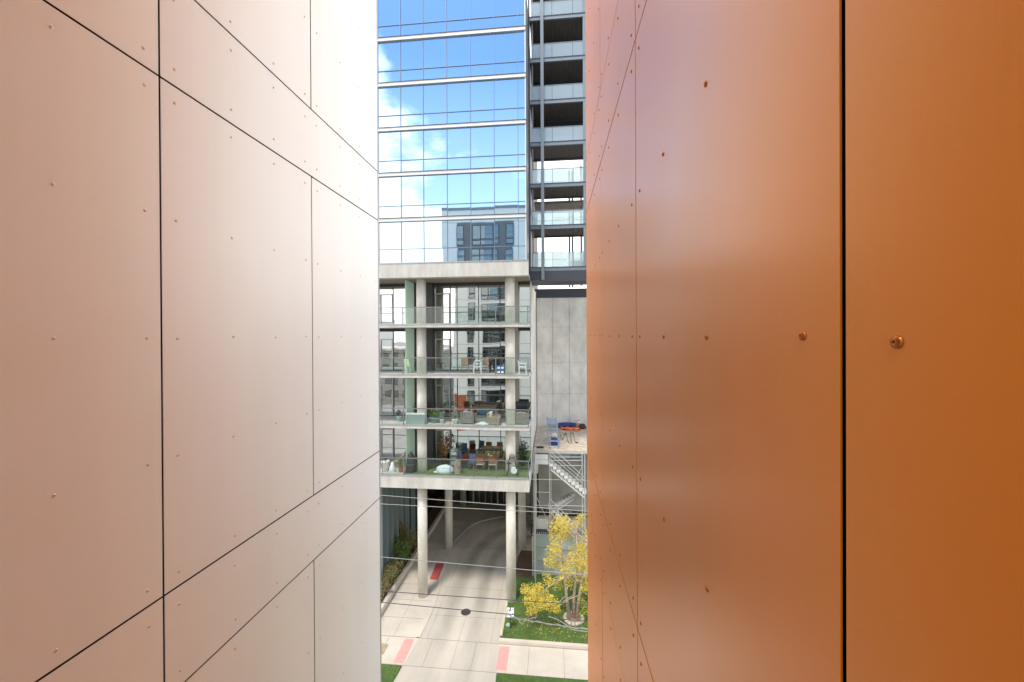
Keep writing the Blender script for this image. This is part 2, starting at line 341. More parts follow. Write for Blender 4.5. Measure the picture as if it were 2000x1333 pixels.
# one rivet: domed head with a dark mandrel hole, axis along +X (flipped for the other wall)
def rivet_geo(mb, c, sx):
    n = 14; prof = [(.0072, 0), (.0071, .0012), (.0058, .0028), (.0034, .0038), (.0019, .0040), (.0017, .0026)]
    vs = []
    for r, h in prof:
        for j in range(n):
            t = 2*math.pi*j/n; vs.append((c[0]+sx*h, c[1]+r*math.cos(t), c[2]+r*math.sin(t)))
    k = len(prof)
    mb.cur = 0; fs = [(i*n+j, i*n+(j+1) % n, (i+1)*n+(j+1) % n, (i+1)*n+j) for i in range(k-1) for j in range(n)]
    base = len(mb.v); mb.add(vs, fs)
    mb.f.append(tuple(base+(k-1)*n+j for j in range(n))); mb.m.append(1); mb.cur = 0
def wall(name, label, X, sx, metal):
    """sx = +1: the wall faces +X (left wall); -1: faces -X"""
    root = thing(name, label, 'panel wall', (X, 1.75, 0))
    rv = []
    for z0, z1, kind in ZP:
        ys = YJ if kind == 'p' else [YJ[0], YJ[1], YJ[2], YJ[4]]
        for y0, y1 in zip(ys, ys[1:]):
            m = MB(); dx = random.uniform(-.0006, .0006)
            m.box(X+dx, X-sx*.003, y0+GAP, y1-GAP, EYE+z0+GAP, EYE+z1-GAP)
            o = part('metal_panel', m, metal, root, bevel=.0004)
            if kind == 'p': zs = [(z0+z1)/2 + d for d in (-1.18, -.59, 0, .59, 1.18)]
            else: zs = [z0+.09, z1-.09]
            ncell = max(1, round((y1-y0)/1.2)); cw = (y1-y0)/ncell
            for c in range(ncell):
                for q in (.08, .436, .797, 1.145):
                    for z in zs:
                        p = Vector((X+dx, y0+c*cw+q + random.uniform(-.004, .004), EYE+z-.006 + random.uniform(-.004, .004)))
                        if in_frame(p): rv.append(((p-cam.location).length, p, o))
    rv.sort(key=lambda t: t[0])
    rm = MB(); rivet_geo(rm, (0, 0, 0), sx)
    me = bpy.data.meshes.new('rivet'); me.from_pydata([tuple(v) for v in rm.v], [], rm.f)
    rvm = RIVC if sx > 0 else RIVO
    me.materials.append(rvm); me.materials.append(DARKGAP)
    for pl, k in zip(me.polygons, rm.m): pl.material_index = k; pl.use_smooth = True
    for d, p, o in rv[:100]:
        q = bpy.data.objects.new('rivet', me); COL.objects.link(q); q.parent = o; q.location = p - OFF[root.name]
    rest = MB()
    for d, p, o in rv[100:]: rivet_geo(rest, p, sx)
    if rest.v:
        q = part('small_rivets', rest, [rvm, DARKGAP], root, smooth=True); tag(q, kind='stuff')
    part('backing', MB().box(X-sx*.02, X-sx*.05, YJ[0]-.6, YJ[-1], 0, 31.5), DARKGAP, root)
    up = MB()                                     # the same sheets go on above and below the picture
    z = EYE+4.305
    for h in (.53, 2.51)*3+(.53,):
        for y0, y1 in zip(YJ, YJ[1:]): up.box(X, X-sx*.006, y0+GAP, y1-GAP, z+GAP, min(31.5, z+h)-GAP)
        z += h
        if z > 31: break
    z = EYE-4.285
    for h in (.53, 2.51)*4:
        for y0, y1 in zip(YJ, YJ[1:]): up.box(X, X-sx*.006, y0+GAP, y1-GAP, z-GAP, max(.1, z-h)+GAP)
        z -= h
        if z < .2: break
    part('outer_cladding', up, metal, root)
    e = MB(); e.box(X+sx*.001, X-sx*.05, YJ[-1], YJ[-1]+.018, .1, 31.5)
    part('corner_trim', e, ALU if sx > 0 else metal, root)
    return root
wall('cream_panel_wall', 'cream metal panel wall with rows of rivets filling the left of the view', -1.88, 1, CREAM)
wall('copper_panel_wall', 'glossy orange copper panel wall with rivets filling the right of the view', .36, -1, COPPER)

# ------------------------------------------------------------------ ground
def structure(name, mb, m):
    return tag(part(name, mb, m), kind='structure')
structure('ground', MB().box(-700, 700, -700, 700, -.6, -.03), EARTH)
structure('street', MB().box(-300, 300, 6.5, 16.5, -.5, -.02), ASPH)
structure('pavement', MB().box(-60, 60, 19.8, 21.7, -.3, .030), PAVE)
structure('near_pavement', MB().box(-60, 60, 4.3, 6.3, -.3, .12), PAVE)
le = [(-7.8, 16.6), (-7.8, 18.9), (-7.7, 19.8), (-7.5, 21.7), (-7.42, 24.4), (-7.75, 28), (-7.98, 30.5), (-7.92, 32.3), (-7.12, 35), (-5.79, 36.2), (-4.36, 36.9), (-2, 37.2), (8, 37.3)]
re_ = [(8, 33.3), (0, 32.9), (-1.6, 32.5), (-2.4, 31.9), (-2.95, 30), (-3.1, 28), (-3.0, 25), (-2.95, 21.7), (-2.85, 19.8), (-2.8, 18.9), (-2.5, 16.6)]
def flat(poly, z): 
    m = MB(); m.add([(x, y, z) for x, y in poly], [tuple(range(len(poly)))]); return m
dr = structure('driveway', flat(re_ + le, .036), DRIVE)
structure('forecourt', flat([(-10.4, 21.7), (8, 21.7), (8, 46), (-14, 46), (-14, 38), (-10.4, 38)], .014), mat('darker_paving', (.46, .42, .35), .85, noise=.2, nscale=.6))  # forecourt colour, a step darker than the pavement
structure('footpath', flat([(-10.35, 21.7), (-7.62, 21.7), (-7.54, 24.4), (-7.87, 28), (-8.1, 30.5), (-8.1, 32), (-10.35, 32)], .03), PAVE)
ve = MB()
for X0, X1 in ((-60, -7.8), (-2.8, 60)): ve.box(X0, X1, 17.0, 19.8, -.3, .045)
structure('verge', ve, GRASS)
ge = MB(); ge.prism([(-2.92, 21.95), (60, 21.95), (60, 28.2), (-1.5, 28.2), (-2.9, 27.6), (-2.95, 25)], -.2, .10)
structure('lawn', ge, GRASS)
# real grass blades scattered over the lawn and verge edges
gb = MB(); rg = random.Random(4)
def blade(x, y, z):
    a = rg.uniform(0, 6.28); h = rg.uniform(.03, .07); wv = .012
    dx, dy = math.cos(a)*wv, math.sin(a)*wv; lx, ly = rg.uniform(-.03, .03), rg.uniform(-.03, .03)
    gb.add([(x-dx, y-dy, z), (x+dx, y+dy, z), (x+lx, y+ly, z+h)], [(0, 1, 2)])
for _ in range(9000): blade(rg.uniform(-2.93, 2.9), rg.uniform(21.97, 28.1), .10)
for _ in range(1200): blade(rg.uniform(-2.78, 2.9), rg.uniform(19.0, 19.78), .045)
for _ in range(600): blade(rg.uniform(-9.6, -7.82), rg.uniform(18.6, 19.78), .045)
tag(part('grass', gb, leafmat('grass_blades', (.13, .22, .04), (.07, .13, .025), .3, 2)), 'short green blades of grass on the lawn and verge', 'grass', kind='stuff')
fallen = MB()
for _ in range(520):
    x = 1.2+rg.gauss(-.6, 1.5); y = 24+rg.gauss(-.4, 1.2)
    if not (-2.9 < x < 5 and 22 < y < 28): continue
    a = rg.uniform(0, 6.28); u = Vector((math.cos(a), math.sin(a), rg.uniform(-.2, .2)))*.04; q = Vector((-math.sin(a), math.cos(a), rg.uniform(-.2, .2)))*.022; p = Vector((x, y, .145))
    fallen.add([p-u, p+q, p+u, p-q], [(0, 1, 2, 3)])
tag(part('fallen_leaves', fallen, leafmat('fallen_leaf', (.80, .62, .12), (.45, .28, .08), .2, 4)), 'yellow and brown leaves fallen on the lawn round the birch', 'leaves', kind='stuff')
structure('mulch_bed', flat([(-2.85, 27.7), (-1.35, 27.7), (-1.3, 31.2), (-2.5, 31.2)], .112), MULCH)
kb = MB()
kb.prism([(-2.98, 21.72), (60, 21.72), (60, 21.94), (-2.95, 21.94)], 0, .19)
structure('lawn_kerb', kb, PAVE)
def ribbon(poly, wd, z0, z1):
    m = MB(); n = len(poly); L_ = []
    for i, (x, y) in enumerate(poly):
        a = Vector(poly[max(i-1, 0)]); b = Vector(poly[min(i+1, n-1)]); d = (b-a).normalized()
        L_.append((Vector((x, y)) + Vector((-d.y, d.x))*wd/2, Vector((x, y)) - Vector((-d.y, d.x))*wd/2))
    for (a0, a1), (b0, b1) in zip(L_, L_[1:]):
        m.add([(a0.x, a0.y, z0), (a1.x, a1.y, z0), (b1.x, b1.y, z0), (b0.x, b0.y, z0), (a0.x, a0.y, z1), (a1.x, a1.y, z1), (b1.x, b1.y, z1), (b0.x, b0.y, z1)],
              [(4, 5, 6, 7), (0, 4, 7, 3), (1, 2, 6, 5)])
    return m
def smooth2(pts, k=5):
    out = []
    P = [pts[0]]+list(pts)+[pts[-1]]
    for i in range(1, len(P)-2):
        for j in range(k):
            t = j/k; a, b, c, d = [Vector(P[i+q]) for q in (-1, 0, 1, 2)]
            v = .5*((2*b) + (c-a)*t + (2*a-5*b+4*c-d)*t*t + (3*b-a-3*c+d)*t**3); out.append((v.x, v.y))
    out.append(tuple(pts[-1])); return out
structure('driveway_kerb', ribbon(smooth2([(-7.56, 21.72), (-7.5, 24.4), (-7.85, 28), (-8.06, 30.5), (-8.0, 32.3), (-7.2, 35.1), (-5.85, 36.4), (-4.4, 37.1), (-2, 37.4), (8, 37.5)]), .2, 0, .07), PAVE)
structure('right_driveway_kerb', ribbon(smooth2([(-2.93, 22.2), (-2.92, 25), (-3.0, 28), (-2.85, 30), (-2.3, 31.8), (-1.4, 32.3), (0, 32.7), (8, 33.1)]), .14, 0, .11), PAVE)
# tyre marks: thin dark rubber film, densest in the middle of each track, worn through in patches
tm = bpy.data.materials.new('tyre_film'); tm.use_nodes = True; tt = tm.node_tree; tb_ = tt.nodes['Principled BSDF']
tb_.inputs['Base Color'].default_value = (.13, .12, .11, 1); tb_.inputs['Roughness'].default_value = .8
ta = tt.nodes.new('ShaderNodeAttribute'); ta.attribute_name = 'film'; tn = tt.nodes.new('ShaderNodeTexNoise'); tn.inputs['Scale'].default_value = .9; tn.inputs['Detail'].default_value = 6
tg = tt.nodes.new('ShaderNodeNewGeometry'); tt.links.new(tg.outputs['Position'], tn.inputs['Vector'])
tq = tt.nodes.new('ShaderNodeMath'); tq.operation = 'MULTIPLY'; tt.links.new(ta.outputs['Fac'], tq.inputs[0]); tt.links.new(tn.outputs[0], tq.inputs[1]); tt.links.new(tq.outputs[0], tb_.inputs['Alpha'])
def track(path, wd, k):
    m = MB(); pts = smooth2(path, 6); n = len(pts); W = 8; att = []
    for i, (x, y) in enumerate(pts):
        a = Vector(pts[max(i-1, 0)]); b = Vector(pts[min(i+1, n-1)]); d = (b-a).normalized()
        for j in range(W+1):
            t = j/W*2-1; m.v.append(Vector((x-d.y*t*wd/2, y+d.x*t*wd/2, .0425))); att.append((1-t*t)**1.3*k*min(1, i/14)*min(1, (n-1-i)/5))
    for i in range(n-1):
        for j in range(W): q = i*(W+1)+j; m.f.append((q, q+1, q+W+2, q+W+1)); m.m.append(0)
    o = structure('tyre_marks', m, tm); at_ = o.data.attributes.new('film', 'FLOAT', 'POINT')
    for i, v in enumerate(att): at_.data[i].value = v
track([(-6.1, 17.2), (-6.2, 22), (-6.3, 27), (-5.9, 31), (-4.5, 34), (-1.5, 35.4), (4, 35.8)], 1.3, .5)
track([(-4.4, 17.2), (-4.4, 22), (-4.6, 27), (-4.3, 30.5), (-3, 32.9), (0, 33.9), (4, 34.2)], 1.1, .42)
jt = MB()
for yy in (21.7, 19.82): jt.box(-10.4, 8, yy-.012, yy+.012, .031, .0385)
for yy in (23.6, 26.3, 29.2, 31.4): jt.box(-7.5, -3.05, yy-.008, yy+.008, .031, .0382)
jt.box(-5.25, -5.235, 19.8, 23.7, .031, .0382)
jt.box(-7.05, -7.035, 21.7, 30, .031, .0382); jt.box(-3.45, -3.435, 21.7, 28, .031, .0382)
for xx in (-9.2, -6.7, -4.2, -1.3, .55, 2.4): jt.box(xx-.008, xx+.008, 19.82, 21.7, .0295, .0345 if xx < -7.5 or xx > -3 else .0385)
for yy in (23.2, 24.8, 26.4, 29.4, 31.): jt.box(-10.3, -7.75, yy-.01, yy+.01, .022, .0335)
jt.box(-9.0, -8.985, 21.7, 31, .022, .0335)
structure('pavement_joints', jt, JOINT)
def tactile(poly, m, label):
    o = MB(); o.add([(x, y, .0405) for x, y in poly], [(0, 1, 2, 3)])
    (x0, y0), (x1, _), _, (x3, y3) = poly
    for i in range(5):
        for j in range(14):
            cx_ = x0+(x1-x0)*(i+.5)/5; cy_ = y0+(y3-y0)*(j+.5)/14
            o.cyl((cx_, cy_, .0405), (cx_, cy_, .048), .018, .012, 6)
    tag(part('tactile_paving', o, m), label, 'paving', 'tactile warning panels')
tactile([(-8.28, 19.95), (-7.75, 19.95), (-7.72, 21.6), (-8.25, 21.6)], PINK, 'faded pink tactile panel where the pavement meets the left of the driveway')
tactile([(-2.92, 20.0), (-2.38, 20.0), (-2.36, 21.55), (-2.90, 21.55)], PINK, 'faded pink tactile panel on the pavement just below the lawn kerb')
tactile([(-8.55, 27.0), (-7.95, 27.0), (-8.05, 29.0), (-8.65, 29.0)], REDT, 'deep red tactile panel on the footpath beside the concrete columns')
mh = thing('manhole_cover', 'round dark cast iron manhole cover in the pale concrete driveway', 'manhole', (-5.33, 24.0, .036))
m = MB(); m.cyl((-5.33, 24, .03), (-5.33, 24, .046), .31, n=32); part('rim', m, mat('rim_iron', (.16, .14, .12), .7, .3), mh)
m = MB(); m.cyl((-5.33, 24, .046), (-5.33, 24, .052), .27, n=32)
for i in range(-4, 5):
    wd = math.sqrt(max(0, .25**2-(i*.055)**2)); m.box(-5.33-wd, -5.33+wd, 24+i*.055-.012, 24+i*.055+.012, .052, .058)
part('lid', m, IRON, mh)
pw = thing('planter_wall', 'low concrete planter wall running beside the footpath at left', 'wall', (-10.45, 30, 0))
part('coping', MB().box(-10.55, -10.33, 21.9, 40, .40, .47), PAVE, pw); part('wall', MB().box(-10.53, -10.36, 21.92, 40, 0, .40), CONC, pw)
structure('planting_bed', MB().box(-11.6, -10.53, 21.9, 40, -.2, .3), MULCH)
structure('sand_patch', flat([(-9.9, 20.3), (-9.0, 20.4), (-9.0, 21.1), (-9.9, 21.2)], .0405), mat('sand', (.36, .31, .20), .9, noise=.2, nscale=5))

# ------------------------------------------------------------------ glass tower
Y0 = 24.5; YG = 27.4; XL = -20.0; XR = at(1029, Y0)
tw = thing('glass_tower', 'tall mirrored glass tower on round concrete columns with four lower balconies', 'tower', (-8, Y0, 0))
bands = [18.8, 15.94, 13.10, 10.24, 7.36]; top = 4.62
levels = [21.65] + bands + [top]
mx_ = [at(p, Y0) for p in (741, 785, 829, 875, 920.7, 967, 1013.5)] + [XR-.03]
pane_rg = random.Random(3)
for i in range(len(levels)-1):
    zb, zt = EYE + levels[i+1] + (.10 if levels[i+1] != top else 0), EYE + levels[i] - .13
    zm = EYE + levels[i+1] + .86
    for j in range(len(mx_)-1):
        for a, b in ((zb, zm-.02), (zm+.02, zt)):
            m = MB(Matrix.Translation((0, 0, 0))); x0, x1 = mx_[j]+.02, mx_[j+1]-.02
            t1, t2 = pane_rg.uniform(-.0025, .0025), pane_rg.uniform(-.0022, .0022)
            h, wd = b-a, x1-x0
            f = [(x0, Y0+.03, a), (x1, Y0+.03+t1*wd, a), (x1, Y0+.03+t1*wd+t2*h, b), (x0, Y0+.03+t2*h, b)]
            m.add(f+[(x, y+.02, z) for x, y, z in f], [(0, 1, 2, 3), (7, 6, 5, 4), (0, 4, 5, 1), (1, 5, 6, 2), (2, 6, 7, 3), (3, 7, 4, 0)])
            part('glass_pane', m, SKYGL, tw)
        part('mullion', MB().box(mx_[j]-.018, mx_[j]+.018, Y0-.02, Y0+.08, zb, zt), MULL, tw)
    part('mullion', MB().box(XR-.05, XR, Y0-.04, Y0+.10, zb, zt), BANDW, tw)
    part('transom', MB().box(mx_[0], XR-.05, Y0-.012, Y0+.06, zm-.017, zm+.017), MULL, tw)
    m = MB().box(XL, mx_[0]-.02, Y0+.03, Y0+.05, zb, zt); part('window_wall', m, SIDEGL, tw)  # unseen left bays, made a brighter mirror to whiten the copper wall
for b in bands:
    part('floor_band', MB().box(XL, XR, Y0-.07, Y0+.06, EYE+b-.12, EYE+b+.06), BANDW, tw)
    part('band_cap', MB().box(XL, XR+.01, Y0-.10, Y0+.06, EYE+b+.06, EYE+b+.10), BANDD, tw)
    part('band_sill', MB().box(XL, XR+.005, Y0-.085, Y0+.06, EYE+b-.15, EYE+b-.12), ALU, tw)
part('upper_body', MB().box(XL, XR-.01, Y0+.12, 45, EYE+3.7, EYE+21.7), DWALL, tw)
part('side_cladding', MB().box(XR-.012, XR+.03, Y0+.1, 26.9, EYE+top, EYE+21.7), STEEL, tw)
XE = at(1033, Y0)
part('transfer_beam', MB().box(XL, XE-.02, Y0-.08, Y0+.5, EYE+3.66, EYE+4.55), BANDW if 0 else CONC, tw)
part('beam_flashing', MB().box(XL, XE+.0, Y0-.11, Y0+.5, EYE+4.55, EYE+4.62), ALU, tw)
part('beam_soffit', MB().box(XL, XE-.03, Y0+.5, YG+.4, EYE+3.68, EYE+3.9), mat('tan_soffit', (.36, .30, .23), .8, noise=.1), tw)
slabs = [(.51, .705, 'slab'), (-2.68, -2.48, 'slab'), (-5.89, -5.69, 'slab')]
for a, b, _ in slabs:
    part('balcony_slab', MB().box(XL, XE, Y0, YG+.2, EYE+a, EYE+b), CONC, tw, bevel=.01)
    part('slab_edge_trim', MB().box(XL, XE+.01, Y0-.02, Y0, EYE+b-.03, EYE+b+.03), ALU, tw)
part('podium_beam', MB().box(XL, XE-.02, Y0, YG+.3, EYE-9.68, EYE-8.85), CONC, tw, bevel=.01)
part('podium_edge_trim', MB().box(XL, XE-.01, Y0-.03, Y0, EYE-8.90, EYE-8.83), ALU, tw)
part('podium_soffit', MB().box(XL, XE+.4, YG+.3, 45, EYE-9.6, EYE-8.9), CONC, tw)
# columns, three rows
for cx_, cy_, ztop in ((-8.46, 25.3, EYE+3.68), (-2.66, 25.3, EYE+3.68), (-8.27, 31.2, EYE-9.6), (-2.45, 31.7, EYE-9.6), (-8.9, 39.2, EYE-9.6), (-2.3, 38.5, EYE-9.6), (-14.3, 25.3, EYE+3.68)):
    if ztop > EYE:
        lv = [0, EYE-9.68, EYE-8.85, EYE-5.89, EYE-5.69, EYE-2.68, EYE-2.48, EYE+.51, EYE+.705, ztop]
    else: lv = [0, ztop]
    for a, b in zip(lv[::2], lv[1::2]):
        m = MB(); m.cyl((cx_, cy_, a), (cx_, cy_, b), .31, n=28); o = part('column', m, COLM, tw)
        for p in o.data.polygons:
            if len(p.vertices) == 4: p.use_smooth = True
# glazing of the balcony floors
fl = [(EYE-8.85, EYE-5.89), (EYE-5.69, EYE-2.68), (EYE-2.48, EYE+.51), (EYE+.705, EYE+3.68)]
gx = [at(p, YG) for p in (742, 768.5, 797)]
gx2 = [at(p, YG) for p in (848, 880, 893, 935, 977, 1012)] + [XE-.06]
for i, (a, b) in enumerate(fl):
    for xs in (gx, gx2):
        for x0, x1 in zip(xs, xs[1:]):
            m = MB(); t1, t2 = pane_rg.uniform(-.004, .004), pane_rg.uniform(-.003, .003); wd = x1-x0; h = b-a
            f = [(x0+.02, YG, a), (x1-.02, YG+t1*wd, a), (x1-.02, YG+t1*wd+t2*h, b), (x0+.02, YG+t2*h, b)]
            m.add(f+[(x, y+.03, z) for x, y, z in f], [(0, 1, 2, 3), (7, 6, 5, 4), (0, 4, 5, 1), (1, 5, 6, 2), (2, 6, 7, 3), (3, 7, 4, 0)])
            part('balcony_window', m, LOWGL, tw)
    m = MB()
    for x in gx[1:] + gx2: m.box(x-.022, x+.022, YG-.05, YG+.06, a, b-.22)
    m.box(gx[0]-8, XE-.05, YG-.06, YG+.08, b-.22, b); m.box(gx[0]-8, XE-.05, YG-.05, YG+.06, a, a+.05)
    part('window_frame', m, FRAMED, tw)
    part('side_glazing', MB().box(XL, gx[0], YG, YG+.03, a+.05, b-.22), DKGL, tw)  # unseen left bays, dark glass chosen to darken the copper wall's reflection
    for x0, x1 in ((at(742, YG)+.05, gx[1]-.03), (gx2[0]+.10, gx2[1]-.03)):      # door leaves
        m = MB(); z1 = a+2.25
        m.box(x0, x0+.07, YG-.07, YG-.055, a+.06, z1); m.box(x1-.07, x1, YG-.07, YG-.055, a+.06, z1)
        m.box(x0+.07, x1-.07, YG-.07, YG-.055, z1-.08, z1); m.box(x0+.07, x1-.07, YG-.07, YG-.055, a+.06, a+.16)
        dr_ = part('door_frame', m, ALU, tw)
        part('door_handle', MB().box(x0+.02, x0+.05, YG-.12, YG-.07, a+1.0, a+1.25), ALU, dr_)
    part('charcoal_wall', MB().box(at(797, YG)-.02, at(848, YG)-.03, YG-.35, YG+.03, a, b), DWALL, tw)
    xs = at(812, YG)
    part('privacy_screen', MB().box(xs-.02, xs+.02, 25.42, YG-.36, a+.02, b-.02), GREENGL, tw)
    part('side_pier', MB().box(at(1006, 27.2)-.02, at(1012, 27.2), YG-.3, YG-.06, a, b), CONCD, tw)
part('end_wall', MB().box(XE-.05, XE, YG-.3, 45, EYE-8.85, EYE+3.66), CONCW, tw)
# ground floor lobby, glass and fins in shadow
part('lobby_wall', MB().box(-14, 2.0, 40, 40.2, 0, EYE-9.6), DKGL, tw)
for i in range(14):
    x = -8+.62*i; part('lobby_mullion', MB().box(x-.07, x+.07, 39.8, 40, 0, EYE-9.6), CONCD if i % 4 else COLM, tw)
part('side_lobby_glass', MB().box(-11.75, -11.6, 24.9, 42, .3, EYE-9.6), DKGL, tw)
for yy in (25.5, 26.35, 27.25, 28.2, 29.2, 30.4, 31.8, 33.4): part('glass_fin', MB().box(-11.6, -11.25, yy-.05, yy+.05, .3, EYE-9.68), mat('blue_grey_fin', (.22, .29, .30), .4), tw)
RAILM = mat('rail_aluminium', (.24, .25, .255), .4, metal=.6)
# railings: one per balcony
def railing(zf, root):
    rl = MB(); rl.box(XL, XE+.02, Y0+.01, Y0+.08, zf+1.045, zf+1.10)
    rail = part('railing', rl, RAILM, root)
    px_ = [745, 787, 832.5, 878, 923.5, 968, 1001, 1031]
    xs = [at(p, Y0+.04) for p in px_]
    for k, (x0, x1) in enumerate(zip(xs, xs[1:])):
        part('rail_glass', MB().box(x0+.02, x1-.02, Y0+.035, Y0+.05, zf+.05, zf+1.02), RAILGL, rail)
    for k, x in enumerate(xs):
        if k == 6: continue
        wd = .06 if k in (1, 5, 7) else .022
        part('rail_post', MB().box(x-wd/2, x+wd/2, Y0+.02, Y0+.07, zf, zf+1.045), RAILM, rail)
    part('lower_rail', MB().box(XL, XE+.01, Y0+.02, Y0+.07, zf+.03, zf+.055), ALU, rail)
    e = MB(); e.box(XE-.02, XE+.02, Y0+.08, YG-.4, zf+1.05, zf+1.09); part('end_rail', e, ALU, rail)
    part('end_glass', MB().box(XE-.007, XE+.007, Y0+.08, YG-.4, zf+.05, zf+1.04), RAILGL, rail)
for a, b in fl: railing(a, tw)
part('turf_mat', MB().box(at(800, 26), XE-.1, Y0+.12, YG-.1, EYE-8.85, EYE-8.82), TURF, tw)

# ------------------------------------------------------------------ steel balcony stack
bs = thing('balcony_stack', 'dark steel frame of stacked balconies with glass rails right of the glass tower', 'balconies', (1, 27, EYE+4))
SX0 = at(1037, 27)+.0; SX1 = 6.0
for k, z in enumerate((24.1, 21.28, 18.47, 15.66, 12.85, 10.07, 7.27, 4.45)):
    z += EYE
    part('fascia', MB().box(SX0, SX1, 27-.06, 27.08, z-.14, z+.11), STEEL, bs)
    part('fascia_lip', MB().box(SX0, SX1, 27-.09, 27-.06, z+.07, z+.12), NAVY, bs)
    m = MB(); x = SX0+.03
    rgk = random.Random(k)
    while x < SX1-.05:
        m.box(x, min(x+.27, SX1), 27.08, 29.1, z-.12+rgk.uniform(0, .006), z-.04); x += .29
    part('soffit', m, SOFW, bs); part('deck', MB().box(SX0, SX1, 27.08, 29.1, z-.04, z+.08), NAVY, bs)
    part('rear_beam', MB().box(SX0, SX1, 29.1, 29.2, z-.2, z+.1), NAVY, bs)
    rl = part('rail', MB().box(at(1040, 27), SX1, 26.99, 27.04, z+1.08, z+1.12), STEEL, bs)
    xs = [at(p, 27) for p in (1040.5, 1060, 1080.5, 1121, 1141)] + [4.3]
    for x0, x1 in zip(xs, xs[1:]): part('glass_panel', MB().box(x0+.012, x1-.012, 27.0, 27.02, z+.14, z+1.06), STACKGL, rl)
    for x in xs: part('rail_post', MB().box(x-.014, x+.014, 27.03, 27.07, z+.11, z+1.08), NAVY, rl)
    if z-EYE > 11.5: part('rear_wall', MB().box(SX0+.1, SX1, 29.2, 29.3, z-.2, z+2.75), DKGL, bs)  # wall added to shut out the bright sky behind the upper balconies
    if z-EYE < 13:
        part('rear_rail', MB().box(SX0+.2, SX1, 29.1, 29.14, z+1.0, z+1.04), STEEL, bs)
        part('rear_glass', MB().box(SX0+.2, SX1, 29.1, 29.12, z+.15, z+.98), RAILGL, bs)
m = MB(); z = EYE+10.07; x = at(1045, 30)
while x < at(1132, 31): m.box(x, x+.27, 29.5, 31.6, z-.5, z-.42); x += .29
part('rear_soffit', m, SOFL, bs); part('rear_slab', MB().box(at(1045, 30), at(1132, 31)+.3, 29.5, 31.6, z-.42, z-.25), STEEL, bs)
part('front_column', MB().box(at(1058, 26.8), at(1064, 26.8), 26.72, 26.92, EYE+3.7, EYE+24.5), STEEL, bs)
part('corner_post', MB().box(SX0-.10, SX0+.02, 26.85, 27.05, EYE+3.7, EYE+24.5), NAVY, bs)
part('end_column', MB().box(at(1140, 27)+.02, at(1140, 27)+.22, 26.95, 27.2, EYE+3.7, EYE+24.5), STEEL, bs)
part('inner_post', MB().box(at(1041, 27.3), at(1043.5, 27.3), 27.2, 27.3, EYE+4.5, EYE+24.5), STEEL, bs)
for p, yy in ((1113, 31.3), (1119, 31.5), (1136, 30.5)):
    x = at(p, yy); part('rear_column', MB().box(x-.07, x+.07, yy-.07, yy+.07, EYE+3.7, EYE+12.7), STEEL, bs)
part('base_beam', MB().box(SX0-.12, SX1, 26.9, 27.3, EYE+3.66, EYE+4.30), NAVY, bs)
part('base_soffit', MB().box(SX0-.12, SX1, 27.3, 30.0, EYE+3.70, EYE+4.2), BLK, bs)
bx = thing('cardboard_box', 'tan cardboard box on the lowest steel balcony behind the glass rail', 'box', at3(1128, 515, 28.2))
c = at3(1128, 520, 28.2); zt = EYE+4.53
part('carton', MB().box(c.x-.42, c.x+.42, 28, 28.6, zt, zt+.62), mat('cardboard', (.55, .40, .24), .8), bx)
m = MB(); m.box(c.x-.42, c.x+.42, 27.75, 27.98, zt+.5, zt+.51); part('open_flap', m, mat('cardboard_light', (.6, .46, .3), .8), bx)

# ------------------------------------------------------------------ concrete building behind
cbd = thing('concrete_building', 'plain grey concrete panel wall with dark cap behind the roof deck', 'building', (2, 36, 0))
YC = 35.6; XC = at(1047, YC)
zs = [EYE-8.1, EYE-5.2, EYE-2.45, EYE+.7, EYE+3.3]
xs = [XC, at(1079, YC), at(1112, YC), at(1146, YC), 3.4, 6, 9, 14, 19, 24]
for z0, z1 in zip([0]+zs, zs):
    for x0, x1 in zip(xs, xs[1:]):
        part('concrete_panel', MB().box(x0+.011, x1-.011, YC+random.uniform(-.006, .006), YC+.2, z0+.007, z1-.007), CONCW, cbd, bevel=.004)
part('core', MB().box(XC-.5, 24, YC+.10, 44, 0, EYE+3.3), CONCD, cbd)
part('cap', MB().box(XC-.1, 9, YC-.1, YC+.6, EYE+3.3, EYE+4.08), NAVY, cbd)
part('left_return', MB().box(XE+.02, XC-.02, YC-.5, YC+.1, 0, EYE+3.9), CONCW, cbd)
m = MB(); m.cyl((XC+.02, YC-.03, EYE-8.1), (XC+.02, YC-.03, EYE+3.3), .05); part('drain_pipe', m, FRAMED, cbd)

# ------------------------------------------------------------------ annex with the plywood deck
an = thing('deck_annex', 'low grey concrete annex under a plywood roof deck beside the tower', 'building', (2, 31, 0))
ZD = EYE-8.08; XA = XE+.05
part('plywood_deck', MB().box(XA+.02, 6, 28.1, YC-.12, ZD-.12, ZD), OSB, an)
part('deck_edge', MB().box(XA+.02, 6, 28.04, 28.1, ZD-.2, ZD-.01), mat('deck_edge_wood', (.50, .47, .40), .8), an)
part('front_wall', MB().box(XA+.35, 6, 30.0, 30.2, 3.4, ZD-.12), CONCD, an)
part('window_strip', MB().box(at(1077, 30), at(1112, 30), 29.94, 30.0, ZD-1.1, ZD-.35), mat('pale_blue_panel', (.40, .44, .50), .5), an)
part('dark_window', MB().box(at(1112, 30)+.01, at(1134, 30), 29.93, 30.0, ZD-1.15, ZD-.3), DKGL, an)
part('dark_gap_fill', MB().box(XA, XA+.30, 30.3, 30.7, 0, ZD-.12), BLK, an)  # black box painted in as the dark gap beside the annex
part('terrace_wall', MB().box(XA+.3, 6, 29.2, 29.4, 0, 3.75), mat('tan_retaining_wall', (.40, .36, .30), .85, noise=.15, nscale=2), an)
part('terrace_top', MB().box(XA+.3, 6, 29.4, 30.0, 3.3, 3.62), MULCH, an)
